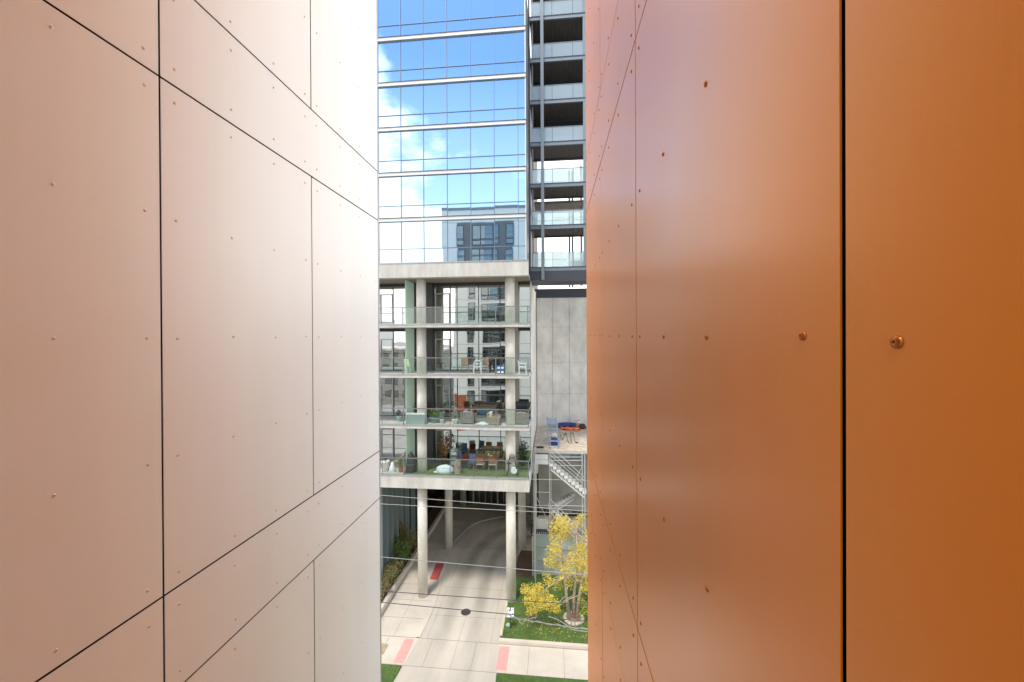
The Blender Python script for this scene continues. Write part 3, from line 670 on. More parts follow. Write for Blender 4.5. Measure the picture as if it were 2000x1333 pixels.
part('pale_block', MB().box(at(1043, 29.0), at(1069, 29.0), 28.9, 29.2, 2.2, 3.7), CONCW, an)

# scaffold
sc = thing('scaffold', 'galvanised scaffold frame with white aluminium stairs and green panels behind the yellow tree', 'scaffold', (0, 27.8, 0))
YS = 27.7
def vert(px, y, z0, z1, r=.035, nm='upright'):
    m = MB(); x = at(px, y); m.cyl((x, y, z0), (x, y, z1), r, n=10); return part(nm, m, GALV, sc)
for p, y in ((1041.5, YS), (1072, YS), (1136, YS), (1141, YS-.5), (1046, YS+1.1), (1075, YS+1.1), (1044, YS-.6)):
    vert(p, y, 0, ZD+ (.0 if p > 1130 else -.1))
def tube(a, b, r=.024, nm='brace', m_=None):
    m = MB(); m.cyl(a, b, r, n=8); return part(nm, m, m_ or GALV, sc)
for py in (894, 900.5, 910.5): tube(at3(1072, py, YS), at3(1137, py, YS), .026, 'guard_rail')
tube(at3(1041, 962, YS), at3(1072, 963, YS), .026, 'ledger'); tube(at3(1041, 988, YS), at3(1140, 990, YS), .026, 'ledger')
tube(at3(1041, 1023, YS), at3(1140, 1025, YS), .026, 'ledger')
tube(at3(1043, 965, YS), at3(1064, 1010, YS+.3)); tube(at3(1072, 975, YS), at3(1140, 1045, YS)); tube(at3(1044, 880, YS-.6), at3(1047, 960, YS-.2))
m = MB(); a = at3(1043, 888, YS-.02); b = at3(1069.5, 908, YS-.02)
m.box(a.x, b.x, YS-.05, YS-.02, b.z, a.z); part('white_mesh_panel', m, mat('white_mesh', (.78, .79, .78), .6), sc)
m = MB()
for i in range(9): x = a.x+(b.x-a.x)*(i+.5)/9; m.box(x-.006, x+.006, YS-.06, YS-.05, b.z, a.z)
m.box(a.x, b.x, YS-.064, YS-.06, (a.z+b.z)/2-.01, (a.z+b.z)/2+.01); part('mesh_wires', m, ALU, sc)
def flight(p0, p1, y, n, mat_, wd=.7):
    """stair flight from the upper point p0 to the lower point p1, at distance y"""
    fl_ = MB(); A, B = at3(*p0, y), at3(*p1, y)
    st = part('stair_flight', MB().bar(A+Vector((0, 0, -.40)), B+Vector((0, 0, -.40)), .05, .08), mat_, sc)
    part('stringer', MB().bar(A+Vector((0, wd, -.22)), B+Vector((0, wd, -.22)), .05, .16), mat_, st)
    for i in range(n):
        t = i/(n-1); p = A.lerp(B, t); d = 1 if B.x > A.x else -1
        m = MB(); m.box(p.x-.16, p.x+.16, y, y+wd, p.z-.04, p.z); m.box(p.x-d*.16, p.x-d*.12, y, y+wd, p.z-.04, p.z+.16)
        m.box(p.x-.13, p.x+.13, y-.03, y-.002, p.z-.17, p.z-.045); m.box(p.x-.02, p.x+.02, y-.03, y-.002, p.z-.38, p.z-.17)
        part('tread', m, mat_, st)
    return A, B
A, B = flight((1075, 907), (1140, 962), YS-.1, 10, STAIRW)
for (p, q, r, s_) in ((1074, 872, 1140, 934), (1073, 883, 1136, 937), (1073, 889, 1136, 945), (1072, 897, 1122, 939)):
    tube(at3(p, q, YS-.12), at3(r, s_, YS-.12), .022, 'handrail')
tube(at3(1122, 939, YS-.12), at3(1137, 911, YS-.12), .02, 'handrail'); tube(at3(1124, 937, YS-.12), at3(1140, 938, YS-.12), .02, 'handrail')
flight((1118, 966), (1082, 990), YS+.75, 7, mat('weathered_alu', (.50, .50, .48), .6, .2), .6)
flight((1073, 990), (1120, 1040), YS+.1, 8, GALV, .6)
YF = 28.25
xs = [at(p, YF) for p in (1043, 1072, 1104, 1138)]+[4.2]
zf = [at3(1060, py, YF).z for py in (1122, 1098, 1071, 1045)]
for x0, x1 in zip(xs, xs[1:]):
    for z0, z1 in zip(zf, zf[1:]):
        part('green_panel', MB().box(x0+.03, x1-.03, YF+random.uniform(0, .02), YF+.04, z0+.02, z1-.02), FENCEGL, sc)
for x in xs: part('panel_post', MB().box(x-.035, x+.035, YF-.05, YF+.03, .1, zf[-1]+.05), GALV, sc)
for z in zf: part('panel_rail', MB().box(xs[0]-.2, 4.2, YF-.07, YF-.03, z-.03, z+.02), GALV, sc)
tube((xs[0]-.15, YF-.3, .1), (xs[0]-.15, YF-.3, zf[-1]), .04, 'upright')

# things on the deck
def prop(name, label, cat, loc): return thing(name, label, cat, loc)
c = at3(1078, 868, 28.9); c.z = ZD
h = prop('ladder_hoist', 'blue grey ladder hoist frame standing at the edge of the plywood deck', 'ladder', c)
la = onz(1072, 872, ZD); X0_, X1_ = at(1072.5, 28.6), at(1090, 28.6); ztp = at3(1075, 812, 30.2).z
for x in (X0_, X1_): part('side_rail', MB().bar((x, 28.5, ZD), (x-.18, 29.6, ztp), .06), BLUES, h)
for i in range(6):
    t = (i+.4)/6; y = 28.5+1.1*t; z = ZD+(ztp-ZD)*t; part('rung', MB().bar((X0_-.18*t, y, z), (X1_-.18*t, y, z), .05), GALV if i < 3 else BLUES, h)
m = MB(); m.box(X0_-.16, X1_-.2, 29.35, 29.4, ztp-.55, ztp-.05); part('top_plate', m, mat('hoist_plate', (.30, .36, .45), .5), h)
for x in (X0_+.05, X1_-.05): part('prop_leg', MB().bar((x-.15, 29.5, ztp-.2), (x+.15, 30.6, ZD), .05), GALV, h)
m = MB(); m.box(X0_+.1, X1_-.02, 29.3, 30.2, ZD, ZD+.35); part('motor_box', m, NAVYT, h)
c = onz(1083, 838, ZD)
o = prop('white_sack', 'crumpled pale sack lying between the rails of the blue ladder', 'sack', (X0_+.3, 30.7, ZD))
m = MB(); m.blob((X0_+.3, 30.7, ZD+.38), (.3, .3, .2), 8, .12, 4); m.box(X0_+.1, X0_+.5, 30.5, 30.9, ZD, ZD+.3); part('sack_cloth', m, CUSH, o, smooth=False)
o = prop('rolled_tarp', 'long rolled navy blue tarp against the concrete wall', 'tarp', (1.2, 35.1, ZD))
m = MB(); m.tube([(at(1090, 35), 35.0, ZD+.2), (at(1105, 35), 35.1, ZD+.24), (at(1124, 35), 35.05, ZD+.2)], .22, 10); part('tarp_roll', m, NAVYT, o)
m = MB(); 
for p in (1097, 1115): x = at(p, 35); m.cyl((x-.02, 35.05, ZD+.22), (x+.02, 35.05, ZD+.22), .235, n=14)
part('tie_strap', m, BLK, o)
o = prop('red_tarp', 'bright red and orange sheet spread on the plywood deck in front of the navy roll', 'tarp', (1, 34.3, ZD))
m = MB(); xs_ = [at(1095, 34), at(1132, 34)]; rr = random.Random(5); n = 10
vsx = [(xs_[0]+(xs_[1]-xs_[0])*i/n, 33.9+.9*j/4+rr.uniform(-.05, .05), ZD+.05+rr.uniform(0, .12)) for j in range(5) for i in range(n+1)]
m.add(vsx, [(j*(n+1)+i, j*(n+1)+i+1, (j+1)*(n+1)+i+1, (j+1)*(n+1)+i) for j in range(4) for i in range(n)])
part('sheet', m, REDTARP, o); m2 = MB(); m2.box(xs_[0], xs_[1], 33.95, 34.7, ZD, ZD+.05); part('folded_edge', m2, REDTARP, o)
c = onz(1129, 836, ZD)
o = prop('white_bucket', 'white plastic bucket at the end of the navy roll', 'bucket', (c.x, 34.9, ZD))
m = MB(); m.lathe([(.15, 0), (.2, .5), (.21, .5), (.21, .55)], (c.x, 34.9, ZD)); part('pail', m, WHITEP, o, smooth=True)
m = MB(); m.tube([(c.x-.2, 34.9, ZD+.5), (c.x-.1, 34.9, ZD+.68), (c.x+.1, 34.9, ZD+.68), (c.x+.2, 34.9, ZD+.5)], .012, 6); part('handle', m, BLK, o)
o = prop('tool_bag', 'small dark bag beside the white bucket on the deck', 'bag', (at(1137, 34.7), 34.7, ZD))
m = MB(); m.blob((at(1137, 34.7), 34.7, ZD+.2), (.32, .25, .22), 8, .15, 8); part('bag_body', m, mat('dark_red_bag', (.12, .03, .03), .8), o)
m = MB(); x = at(1137, 34.7); m.tube([(x-.15, 34.6, ZD+.35), (x, 34.6, ZD+.5), (x+.15, 34.6, ZD+.35)], .02, 6); part('bag_handle', m, BLK, o)
o = prop('air_hose', 'tangled dark hose lying on the right part of the plywood deck', 'hose', onz(1112, 855, ZD))
pts = [onz(px, py, ZD+.03) for px, py in ((1093, 848), (1098, 860), (1104, 846), (1109, 864), (1116, 865), (1113, 850), (1119, 847), (1122, 862), (1124, 866))]
q3 = [Vector((x, y, ZD+.03)) for x, y in smooth2([(p.x, p.y) for p in pts], 6)]
m = MB(); m.tube(q3, .022, 6); part('hose_line', m, mat('hose_brown', (.16, .12, .09), .7), o); 
p = q3[-1]; m = MB(); m.cyl(p, p+Vector((.16, 0, .02)), .045, n=8); part('nozzle', m, BLK, o)
o = prop('pipe_stack', 'short dark bars lying at the left edge of the plywood deck', 'bars', onz(1052, 876, ZD))
for i in range(3): p = onz(1047, 876-i, ZD); part('bar', MB().box(p.x, p.x+.5, p.y-.02, p.y+.02, ZD, ZD+.05), BLK, o)

# ------------------------------------------------------------------ foliage
def leaf_cloud(mb, c, r, n, size, rg, flat_=.5):
    c = Vector(c)
    for _ in range(n):
        d = Vector((rg.gauss(0, 1), rg.gauss(0, 1), rg.gauss(0, 1))).normalized()*(rg.random()**.45)
        p = c + Vector((d.x*r[0], d.y*r[1], d.z*r[2]))
        a = rg.uniform(0, 6.28); t = rg.uniform(-.9, .9); s = size*rg.uniform(.6, 1.3)
        u = Vector((math.cos(a)*math.cos(t), math.sin(a)*math.cos(t), math.sin(t)))
        v = u.orthogonal().normalized(); q = v*math.cos(a*3)+u.cross(v)*math.sin(a*3)
        mb.add([p-u*s, p+q*s*.42, p+u*s, p-q*s*.42], [(0, 1, 2, 3)])
rg = random.Random(11)
tb = onz(1118, 1212, .1)
tr = thing('birch_tree', 'multi stemmed birch with bright yellow autumn leaves in a stone ring', 'tree', tb)
crown = MB(); S = []
for px, py, r, dy, n in ((1093, 1025, 20, 0, 300), (1088, 1045, 22, .3, 330), (1105, 1033, 16, .4, 160), (1126, 1022, 12, .6, 90), (1134, 1010, 8, .6, 40),
        (1080, 1075, 15, -.2, 190), (1073, 1098, 12, -.3, 130), (1085, 1105, 12, .3, 90), (1130, 1062, 14, .2, 130), (1128, 1085, 22, 0, 330), (1108, 1105, 20, -.3, 260),
        (1138, 1105, 16, -.2, 200), (1132, 1125, 16, .2, 170), (1098, 1128, 12, .2, 90), (1070, 1135, 12, -.3, 90), (1085, 1142, 12, 0, 90), (1108, 1140, 10, 0, 70),
        (1022, 1150, 9, -.7, 70), (1035, 1160, 18, -.8, 240), (1052, 1150, 10, -.6, 90), (1052, 1172, 20, -.8, 290), (1072, 1178, 15, -.9, 170), (1036, 1192, 12, -1, 120),
        (1084, 1190, 9, -.9, 70), (1025, 1175, 8, -.9, 60), (1142, 1150, 12, 0, 110), (1150, 1080, 16, .2, 150), (1155, 1125, 16, .3, 150), (1148, 1045, 14, .5, 100)):
    P_ = at3(px, py, tb.y+dy); rr_ = r*.0305; leaf_cloud(crown, P_, (rr_, rr_*1.1, rr_*.95), int(n*1.5), .066, rg)
    for _ in range(4):
        P2 = P_ + Vector((rg.uniform(-1, 1), rg.uniform(-1, 1), rg.uniform(-1.1, .8)))*rr_*1.1; leaf_cloud(crown, P2, (.16, .16, .22), int(n*.06)+4, .06, rg)
    S.append(P_)
part('crown', crown, LEAFY, tr)
low_ = MB()
for px, py, r, n in ((1140, 1190, 12, 150), (1135, 1175, 9, 90), (1133, 1208, 8, 50)): leaf_cloud(low_, at3(px, py, tb.y-.2), (r*.03, .4, r*.03), n, .06, rg)
part('lower_foliage', low_, leafmat('yellow_green_leaves', (.55, .52, .07), (.35, .40, .06), .4), tr)
for k, (dx, dy, pp) in enumerate(((-.25, 0, [(1110, 1200), (1104, 1165), (1101, 1130), (1096, 1090), (1092, 1045)]), (.0, .05, [(1118, 1203), (1119, 1165), (1123, 1130), (1126, 1085), (1124, 1035)]),
                     (.2, .0, [(1124, 1200), (1129, 1165), (1134, 1140), (1138, 1100), (1145, 1060)]))):
    pts = [at3(px, py, tb.y+dy) for px, py in pp]; pts[0].z = .12
    m = MB(); m.tube(pts, [.11, .085, .07, .05, .02], 9); part('trunk', m, BARK, tr, smooth=True)
    for P_ in S:
        j = min(range(1, 5), key=lambda i: (pts[i]-P_).length + (2 if pts[i].z > P_.z+1 else 0))
        if (pts[j]-P_).length < 1.9 and random.random() < .6:
            q = pts[j]; md = q.lerp(P_, .5)+Vector((0, 0, .12)); m = MB(); m.tube([q, md, P_], [.028, .018, .007], 5); part('limb', m, BARK, tr)
q = at3(1101, 1130, tb.y)
m = MB(); m.tube([q, at3(1080, 1140, tb.y-.4), at3(1058, 1158, tb.y-.8), at3(1035, 1160, tb.y-.8)], [.04, .03, .022, .008], 6); part('limb', m, BARK, tr)
m = MB(); m.tube([at3(1058, 1158, tb.y-.8), at3(1052, 1172, tb.y-.8), at3(1036, 1190, tb.y-1)], [.02, .015, .006], 6); part('limb', m, BARK, tr)
ring = thing('stone_ring', 'ring of pale stones round the foot of the yellow birch', 'edging', tb)
for i in range(15):
    a = 2*math.pi*i/15; m = MB(); m.blob((tb.x+math.cos(a)*.52, tb.y+.0+math.sin(a)*.5, .16), (.12, .10, .10), 5, .12, i); part('stone', m, STONE, ring)
m = MB(); m.cyl((tb.x, tb.y, .1), (tb.x, tb.y, .17), .45, n=16); part('mulch', m, mat('light_mulch', (.34, .25, .18), .9, noise=.3, nscale=12), ring)

def shrub(name, label, c, clumps, mt, cat='shrub', size=.07, stems=4, stem_m=None):
    t = thing(name, label, cat, c); f = MB()
    big = 1.35 if cat != 'plant' else 1
    for (dx, dy, dz, r, n) in clumps: leaf_cloud(f, (c[0]+dx, c[1]+dy, c[2]+dz), (r*big, r*big, r*big*.85), int(n*big*1.3), size, rg)
    part('foliage', f, mt, t)
    for i in range(stems):
        m = MB(); e = clumps[i % len(clumps)]
        m.tube([(c[0]+.08*i-.1, c[1], c[2]), (c[0]+e[0]*.5, c[1]+e[1]*.5, c[2]+e[2]*.6), (c[0]+e[0], c[1]+e[1], c[2]+e[2])], [.035, .022, .008], 5); part('stem', m, stem_m or BARKD, t)
    return t
b = Vector((-11.1, 29.0, .3))
shrub('garden_tree', 'small reddish green tree in front of the dark lobby glass', b, [(.1, 0, 1.6, .55, 380), (-.35, -.1, 2.3, .4, 200), (.35, .2, 1.1, .5, 300), (-.5, 0, 1.2, .5, 240), (-.6, -.2, 2.75, .28, 90)], leafmat('reddish_green', (.34, .28, .13), (.20, .24, .08), .35, 2), 'tree', .075)
b = Vector((-10.95, 27.6, .3))
shrub('leafy_shrub', 'rounded fresh green shrub leaning over the planter wall', b, [(.15, 0, 1.5, .55, 420), (.25, .1, .9, .5, 330), (-.2, -.1, 1.9, .35, 180)], LEAFGG, 'shrub', .07)
b = Vector((-11.0, 25.6, .3))
shrub('olive_shrub', 'olive brown shrub at the near end of the planter wall', b, [(.1, 0, .8, .5, 380), (.15, .9, .9, .45, 300), (.1, -1.0, .6, .4, 260), (.0, -1.7, .4, .35, 200)], LEAFG, 'shrub', .07)
for px, lb in ((1056, 'dark low plants on the terrace left of the lower stairs'), (1082, 'dark low plants behind the foot of the lower stairs'), (1128, 'green and red plants on the terrace right of the lower stairs')):
    X_ = at(px, 29.7); shrub('terrace_plant', lb, Vector((X_, 29.7, 3.62)), [(-.25, 0, .25, .25, 130), (.2, 0, .22, .25, 130), (.5, 0, .18, .2, 70)], LEAFS if px < 1100 else leafmat('terrace_green', (.07, .14, .03), (.16, .05, .04), .3, 5), 'plant', .05, 2)
o = thing('dark_shrub', 'dark leafless shrub beside the rear column near the scaffold', 'shrub', onz(1035, 1050))
f = MB(); c_ = onz(1036, 1052); leaf_cloud(f, (c_.x, c_.y, .8), (.4, .5, .8), 260, .06, rg); part('foliage', f, BLACKP, o)
m = MB(); m.cyl(c_, c_+Vector((0, 0, .9)), .03); part('stem', m, BARKD, o)

# dark parked van seen over the panels
o = thing('parked_van', 'dark blue van parked behind the green scaffold panels', 'van', (at(1056, 28.7), 28.75, .1))
va, vb = at(1044, 28.6), at(1067, 28.6)+.15
m = MB(); m.prism([(va, 28.35), (vb, 28.35), (vb, 28.85), (va, 28.85)], .35, 3.0); part('body', m, NAVY, o, bevel=.05)
part('window', MB().box(va+.1, vb-.1, 28.32, 28.345, 2.86, 2.96), DKGL, o)
m = MB()
for i in range(6): x = va+.15+i*.13; m.box(x, x+.06, 28.31, 28.345, 2.9, 3.0)
part('grille', m, GALV, o)
for x in (va+.2, vb-.2): m = MB(); m.cyl((x, 28.4, .38), (x, 28.6, .38), .28, n=18); part('wheel', m, BLACKP, o)

# sign
sg = onz(994, 1229, .1); sx_ = sg.x
o = thing('exit_sign', 'white EXIT ONLY sign on a short dark post at the lawn corner', 'sign', sg)
part('post', MB().box(sx_-.025, sx_+.025, sg.y-.02, sg.y+.02, .1, 1.28), FRAMED, o)
Tl = Matrix.Translation((sx_, sg.y-.04, 1.04)) @ Matrix.Rotation(R(-18), 4, 'X')
m = MB(Tl); m.box(-.21, .21, -.006, .006, -.24, .24); pl = part('sign_board', m, WHITEP, o)
def letters(text, cx_, cz_, size, ex=.0015):
    S7 = {'E': [(0,0,0,1),(0,1,1,1),(0,.5,.8,.5),(0,0,1,0)], 'X': [(0,0,1,1),(0,1,1,0)], 'I': [(.5,0,.5,1)], 'T': [(.5,0,.5,1),(0,1,1,1)],
          'O': [(0,0,0,1),(1,0,1,1),(0,1,1,1),(0,0,1,0)], 'N': [(0,0,0,1),(1,0,1,1),(0,1,1,0)], 'L': [(0,0,0,1),(0,0,1,0)], 'Y': [(.5,0,.5,.5),(.5,.5,0,1),(.5,.5,1,1)]}
    wd = size*.55; st = size*.8; x = cx_-st*(len(text)-1)/2-wd/2; m = MB(Tl)
    for ch in text:
        for a, b, c, d in S7[ch]: m.bar((x+a*wd, -.0085, cz_+(b-.5)*size), (x+c*wd, -.0085, cz_+(d-.5)*size), .003, size*.2)
        x += st
    return m
for tx, zz in (('EXIT', .09), ('ONLY', -.09)): part('lettering', letters(tx, 0, zz, .12), BLK, o)
m = MB(); m.box(-.195, .195, -.008, -.006, .215, .223); 
c = onz(990, 1224, .1)
o = thing('irrigation_box', 'small round pale green valve cover set in the lawn beside the sign', 'cover', c)
m = MB(); m.cyl((c.x, c.y, .1), (c.x, c.y, .17), .14, n=18); part('lid', m, mat('pale_green_lid', (.30, .50, .38), .6), o)
m = MB(); m.cyl((c.x, c.y, .1), (c.x, c.y, .15), .17, n=18); part('collar', m, mat('dark_green_collar', (.12, .2, .14), .6), o)

# ------------------------------------------------------------------ overhead cables
def cable(y1, y2, Y, m_, label, r=.010, sag=.06, x1=743, x2=1143, ext=9):
    a, b = at3(x1, y1, Y), at3(x2, y2, Y); d = (b-a); L0 = d.length; d = d/L0
    pts = []
    for i in range(33):
        s_ = -ext+(L0+2*ext)*i/32; p = a+d*s_; q = (s_-L0/2)/(L0/2+ext)
        p.z -= sag*(1-q*q)-sag*(1-(L0/2/(L0/2+ext))**2); pts.append(p)
    m = MB(); m.tube(pts, r, 6); tag(part('overhead_cable', m, m_, None, smooth=True), label, 'cable', 'cables strung across the street')
cable(967, 1000, 13.6, CABW, 'upper pale cable of the close pair crossing just under the podium beam')
cable(984, 1006, 13.9, CABW, 'lower pale cable of the close pair crossing just under the podium beam')
cable(927, 940, 14.4, CABW, 'highest pale cable, crossing in front of the podium beam', .008)
cable(1088, 1125, 13.5, CABW, 'single pale cable crossing above the red tactile panel', .011)
cable(1155, 1184, 13.4, CABD, 'dark cable crossing the column feet', .012)
cable(1177, 1216, 13.2, CABD, 'lowest long dark cable, passing just above the manhole', .012)
def drop(pp, label, r=.02, Y=13.0, tw_=False):
    pts = []
    q = smooth2(pp, 8)
    for i, (x, y) in enumerate(q): pts.append(at3(x, y, Y))
    m = MB(); m.tube(pts, r, 6)
    if tw_:
        p2 = [p+Vector((0, .03*math.sin(i*1.1), .03*math.cos(i*1.1))) for i, p in enumerate(pts)]; m.tube(p2, r*.7, 5)
    tag(part('service_cable', m, CABW, None, smooth=True), label, 'cable', 'service cables over the lawn')
drop([(992, 1204), (1008, 1210), (1040, 1216), (1090, 1224), (1120, 1229), (1160, 1233)], 'twisted pale service cable running right from beside the exit sign', .014, 13.0, True)
drop([(1068, 1206), (1085, 1212), (1108, 1226), (1118, 1233), (1160, 1238)], 'pale service cable dropping past the stone ring', .013, 12.8)
drop([(1008, 1210), (1018, 1222), (1022, 1215), (1045, 1207)], 'short looped pale cable end below the exit sign', .011, 12.9)

# ------------------------------------------------------------------ balcony furniture
def chair(name, label, m_, arms=False, group=None, seat_m=None, h=.85):
    t = thing(name, label, 'chair', (0, 0, 0), group); s_ = seat_m or m_
    part('seat', MB().box(-.24, .24, -.23, .23, .42, .46), s_, t, bevel=.01)
    m = MB(); m.add([(-.22, .20, .5), (.22, .20, .5), (.22, .28, h), (-.22, .28, h), (-.22, .23, .5), (.22, .23, .5), (.22, .31, h), (-.22, .31, h)],
                    [(0, 1, 2, 3), (7, 6, 5, 4), (0, 4, 5, 1), (1, 5, 6, 2), (2, 6, 7, 3), (3, 7, 4, 0)])
    if arms:      # open loop back
        m = MB(); m.tube([(-.22, .22, .44), (-.22, .27, h-.05), (-.15, .29, h), (.15, .29, h), (.22, .27, h-.05), (.22, .22, .44)], .02, 6)
        m.tube([(-.2, .25, .64), (.2, .25, .64)], .016, 6)
    part('backrest', m, m_, t)
    for x in (-.22, .22):
        for y in (-.21, .21): m2 = MB(); m2.tube([(x, y, .42), (x*1.12, y*1.12, 0)], .018, 6); part('leg', m2, m_, t)
        if arms: m2 = MB(); m2.tube([(x, -.21, .42), (x*1.1, -.2, .66), (x*1.1, .2, .68), (x, .26, .7)], .018, 6); part('armrest', m2, m_, t)
    return t
def table(label, m_, w_, d_, h_=.74, cat='table', name='table'):
    t = thing(name, label, cat)
    m = MB(); n = 6
    for i in range(n): m.box(-w_/2, w_/2, -d_/2+d_*i/n+.005, -d_/2+d_*(i+1)/n-.005, h_-.04, h_)
    part('tabletop', m, m_, t); part('apron', MB().box(-w_/2+.08, w_/2-.08, -d_/2+.08, d_/2-.08, h_-.11, h_-.04), m_, t)
    for x in (-w_/2+.08, w_/2-.08):
        for y in (-d_/2+.08, d_/2-.08): part('leg', MB().box(x-.03, x+.03, y-.03, y+.03, 0, h_-.04), m_, t)
    return t
def sofa(name, label, m_, cm, w_=1.0, d_=.8, h_=.75):
    t = thing(name, label, 'armchair' if w_ < 1.1 else 'sofa')
    part('base', MB().box(-w_/2, w_/2, -d_/2, d_/2, .05, .32), m_, t, bevel=.02)
    part('back', MB().box(-w_/2, w_/2, d_/2-.12, d_/2, .32, h_), m_, t, bevel=.02)
    for s_ in (-1, 1): part('arm', MB().box(s_*w_/2, s_*(w_/2-.12), -d_/2, d_/2-.12, .32, .58), m_, t, bevel=.02)
    part('seat_cushion', MB().box(-w_/2+.13, w_/2-.13, -d_/2+.02, d_/2-.14, .32, .45), cm, t, bevel=.03)
    part('back_cushion', MB().box(-w_/2+.13, w_/2-.13, d_/2-.28, d_/2-.13, .45, h_+.04), cm, t, bevel=.03)
    return t
def pot(name, label, pm, lm, r, h, fr, fh, n=160, size=.05, cat='potted plant', fm=None):
    t = thing(name, label, cat)
    m = MB(); m.lathe([(r*.7, 0), (r, h*.9), (r*1.08, h*.9), (r*1.08, h), (r*.9, h), (r*.85, h*.85)], (0, 0, 0)); part('pot', m, pm, t, smooth=True)
    f = MB(); leaf_cloud(f, (0, 0, h+fh*.5), (fr, fr, fh*.55), n, size, rg); part('plant', f, lm, t)
    if fm: f = MB(); leaf_cloud(f, (0, 0, h+fh*1.0), (fr*.9, fr*.7, fh*.25), n//4, size*.7, rg); part('flower', f, fm, t)
    m = MB(); m.cyl((0, 0, h*.85), (0, 0, h+fh*.5), .015, n=6); part('stem', m, BARKD, t)
    return t
Z1, Z2, Z3 = EYE-8.82, EYE-5.69, EYE-2.48
def L3(px, Y, z): return (at(px, Y), Y, z)
# third balcony
gc = place(chair('garden_chair', 'pale green chair in front of the frosted screen on the third balcony up', GREENP, h=.95), L3(799, 25.7, Z3), R(160))
wc = place(chair('white_armchair', 'white open-back armchair, left of the pair on the third balcony up', WHITEP, True, 'white chairs on the balcony'), L3(932, 25.5, Z3), R(195))
dup(wc, L3(945, 26.3, Z3), R(20), 'white open-back armchair, right and rear of the pair on the third balcony up')
dup(wc, L3(1020, 25.6, Z3), R(100), 'white open-back armchair right of the right-hand column')
tc_ = place(chair('tan_chair', 'tan sling chair standing alone left of the white chairs', TANP, h=.95), L3(908, 26.4, Z3), R(185))
dup(tc_, L3(954, 26.5, Z3), R(150), 'tan sling chair tucked behind the white chairs')
place(table('small dark round-edged table between the tan chair and the blue crates', FRAMED, .7, .6), L3(965, 26.4, Z3))
dk = place(chair('folding_chair', 'dark folding chair beside the white table edge behind the blue crates', FRAMED, h=.9), L3(973, 26.3, Z3), R(200))
dup(dk, L3(838, 26.0, Z3), R(120), 'dark folding chair beside the left-hand column on the third balcony up')
for k, (zz, lb) in enumerate(((0, 'blue and white crate at the bottom of the stack by the right column'), (.27, 'blue and white crate on top of the stack by the right column'))):
    o = thing('crate', lb, 'crate', L3(978, 25.4, Z3+zz), 'crates on the balcony'); x, y, z = L3(978, 25.4, Z3+zz)
    part('crate_body', MB().box(x-.24, x+.24, y-.16, y+.16, z, z+.25), CRATEB, o, bevel=.01)
    for q in (-.12, .12): part('crate_label', MB().box(x+q-.08, x+q+.08, y-.165, y-.16, z+.07, z+.18), WHITEP, o)
# second balcony
o = thing('storage_box', 'sage green outdoor storage box with pale lid on the second balcony', 'storage box', L3(813, 25.3, Z2))
x0, x1 = at(793, 24.9), at(829, 24.9)
part('box_body', MB().box(x0, x1, 24.85, 25.0, Z2, Z2+.62).box(x0, x1, 25.0, 25.0+.01, Z2, Z2+.62), SAGE, o); part('lid', MB().box(x0-.02, x1+.02, 24.83, 25.02, Z2+.62, Z2+.70), PALEL, o)
place(pot('potted_plant', 'dark leaved plant in a pale blue glazed pot on the second balcony', BPOT, LEAFS, .17, .34, .16, .45, 120), L3(778, 25.6, Z2))
place(pot('broad_planter', 'low dark bowl of pale green leaves and flowers beside the column', SAGE, leafmat('pale_green_leaf', (.28, .42, .12), (.12, .22, .08), .3, 5), .42, .34, .5, .5, 300, .06, fm=FLOWER), L3(850, 25.6, Z2))
place(pot('silver_plant', 'grey leaved plant right of the broad bowl on the second balcony', PALEL, leafmat('silver_leaf', (.40, .48, .45), (.25, .33, .3), .3, 5), .15, .25, .22, .5, 110, .05), L3(862, 25.3, Z2))
place(pot('flower_pot', 'white and blue flower pot with a bushy plant left of the wicker chairs', WHITEP, leafmat('mixed_leaf', (.45, .50, .35), (.12, .3, .28), .3, 8), .2, .3, .3, .6, 200, .05, fm=FLOWER), L3(888, 25.2, Z2))
place(pot('tall_fern', 'spiky green plant against the frosted screen on the second balcony', TERRA, LEAFS, .16, .35, .3, .9, 130, .09), L3(800, 26.8, Z2))
place(pot('purple_plant', 'dark purple plant beside the charcoal wall on the second balcony', BLACKP, leafmat('purple_leaf', (.12, .03, .08), (.05, .08, .03), .3, 6), .2, .4, .3, .7, 160, .06), L3(838, 26.9, Z2))
ws = place(sofa('wicker_chair', 'grey wicker armchair left of the teal cushioned one', WICK, WICKT, .85), L3(913, 25.5, Z2), R(180))
place(sofa('wicker_sofa', 'tan wicker sofa with teal cushions left of the right column', WICKT, TEAL, 1.5, .8, .8), L3(950, 26.0, Z2), R(0))
place(sofa('brown_lounge_chair', 'brown wicker armchair seen side-on beside the right column', WICKT, CUSH, .8), L3(964, 25.3, Z2), R(90))
dup(ws, L3(1018, 25.6, Z2), R(180), 'grey wicker armchair right of the right-hand column')
o = thing('towel_pile', 'crumpled pale blue towels on the floor before the wicker sofa', 'towels', L3(941, 24.95, Z2))
x, y, z = L3(941, 24.95, Z2); m = MB(); m.blob((x, y, z+.1), (.28, .2, .12), 8, .2, 3); m.blob((x+.25, y+.05, z+.08), (.2, .2, .09), 8, .2, 5); part('towel', m, PALEC, o)
m = MB(); m.box(x-.2, x+.1, y-.1, y+.1, z, z+.03); part('folded_towel', m, CUSH, o)
o = thing('grill', 'black barbecue grill with domed lid at the right end of the second balcony', 'grill', L3(1019, 26.9, Z2)); x, y, z = L3(1019, 26.9, Z2)
part('cart', MB().box(x-.4, x+.4, y-.25, y+.25, z+.1, z+.85), BLACKP, o, bevel=.02); m = MB(); m.tube([(x-.4, y, z+.95), (x+.4, y, z+.95)], .26, 14); part('lid', m, FRAMED, o)
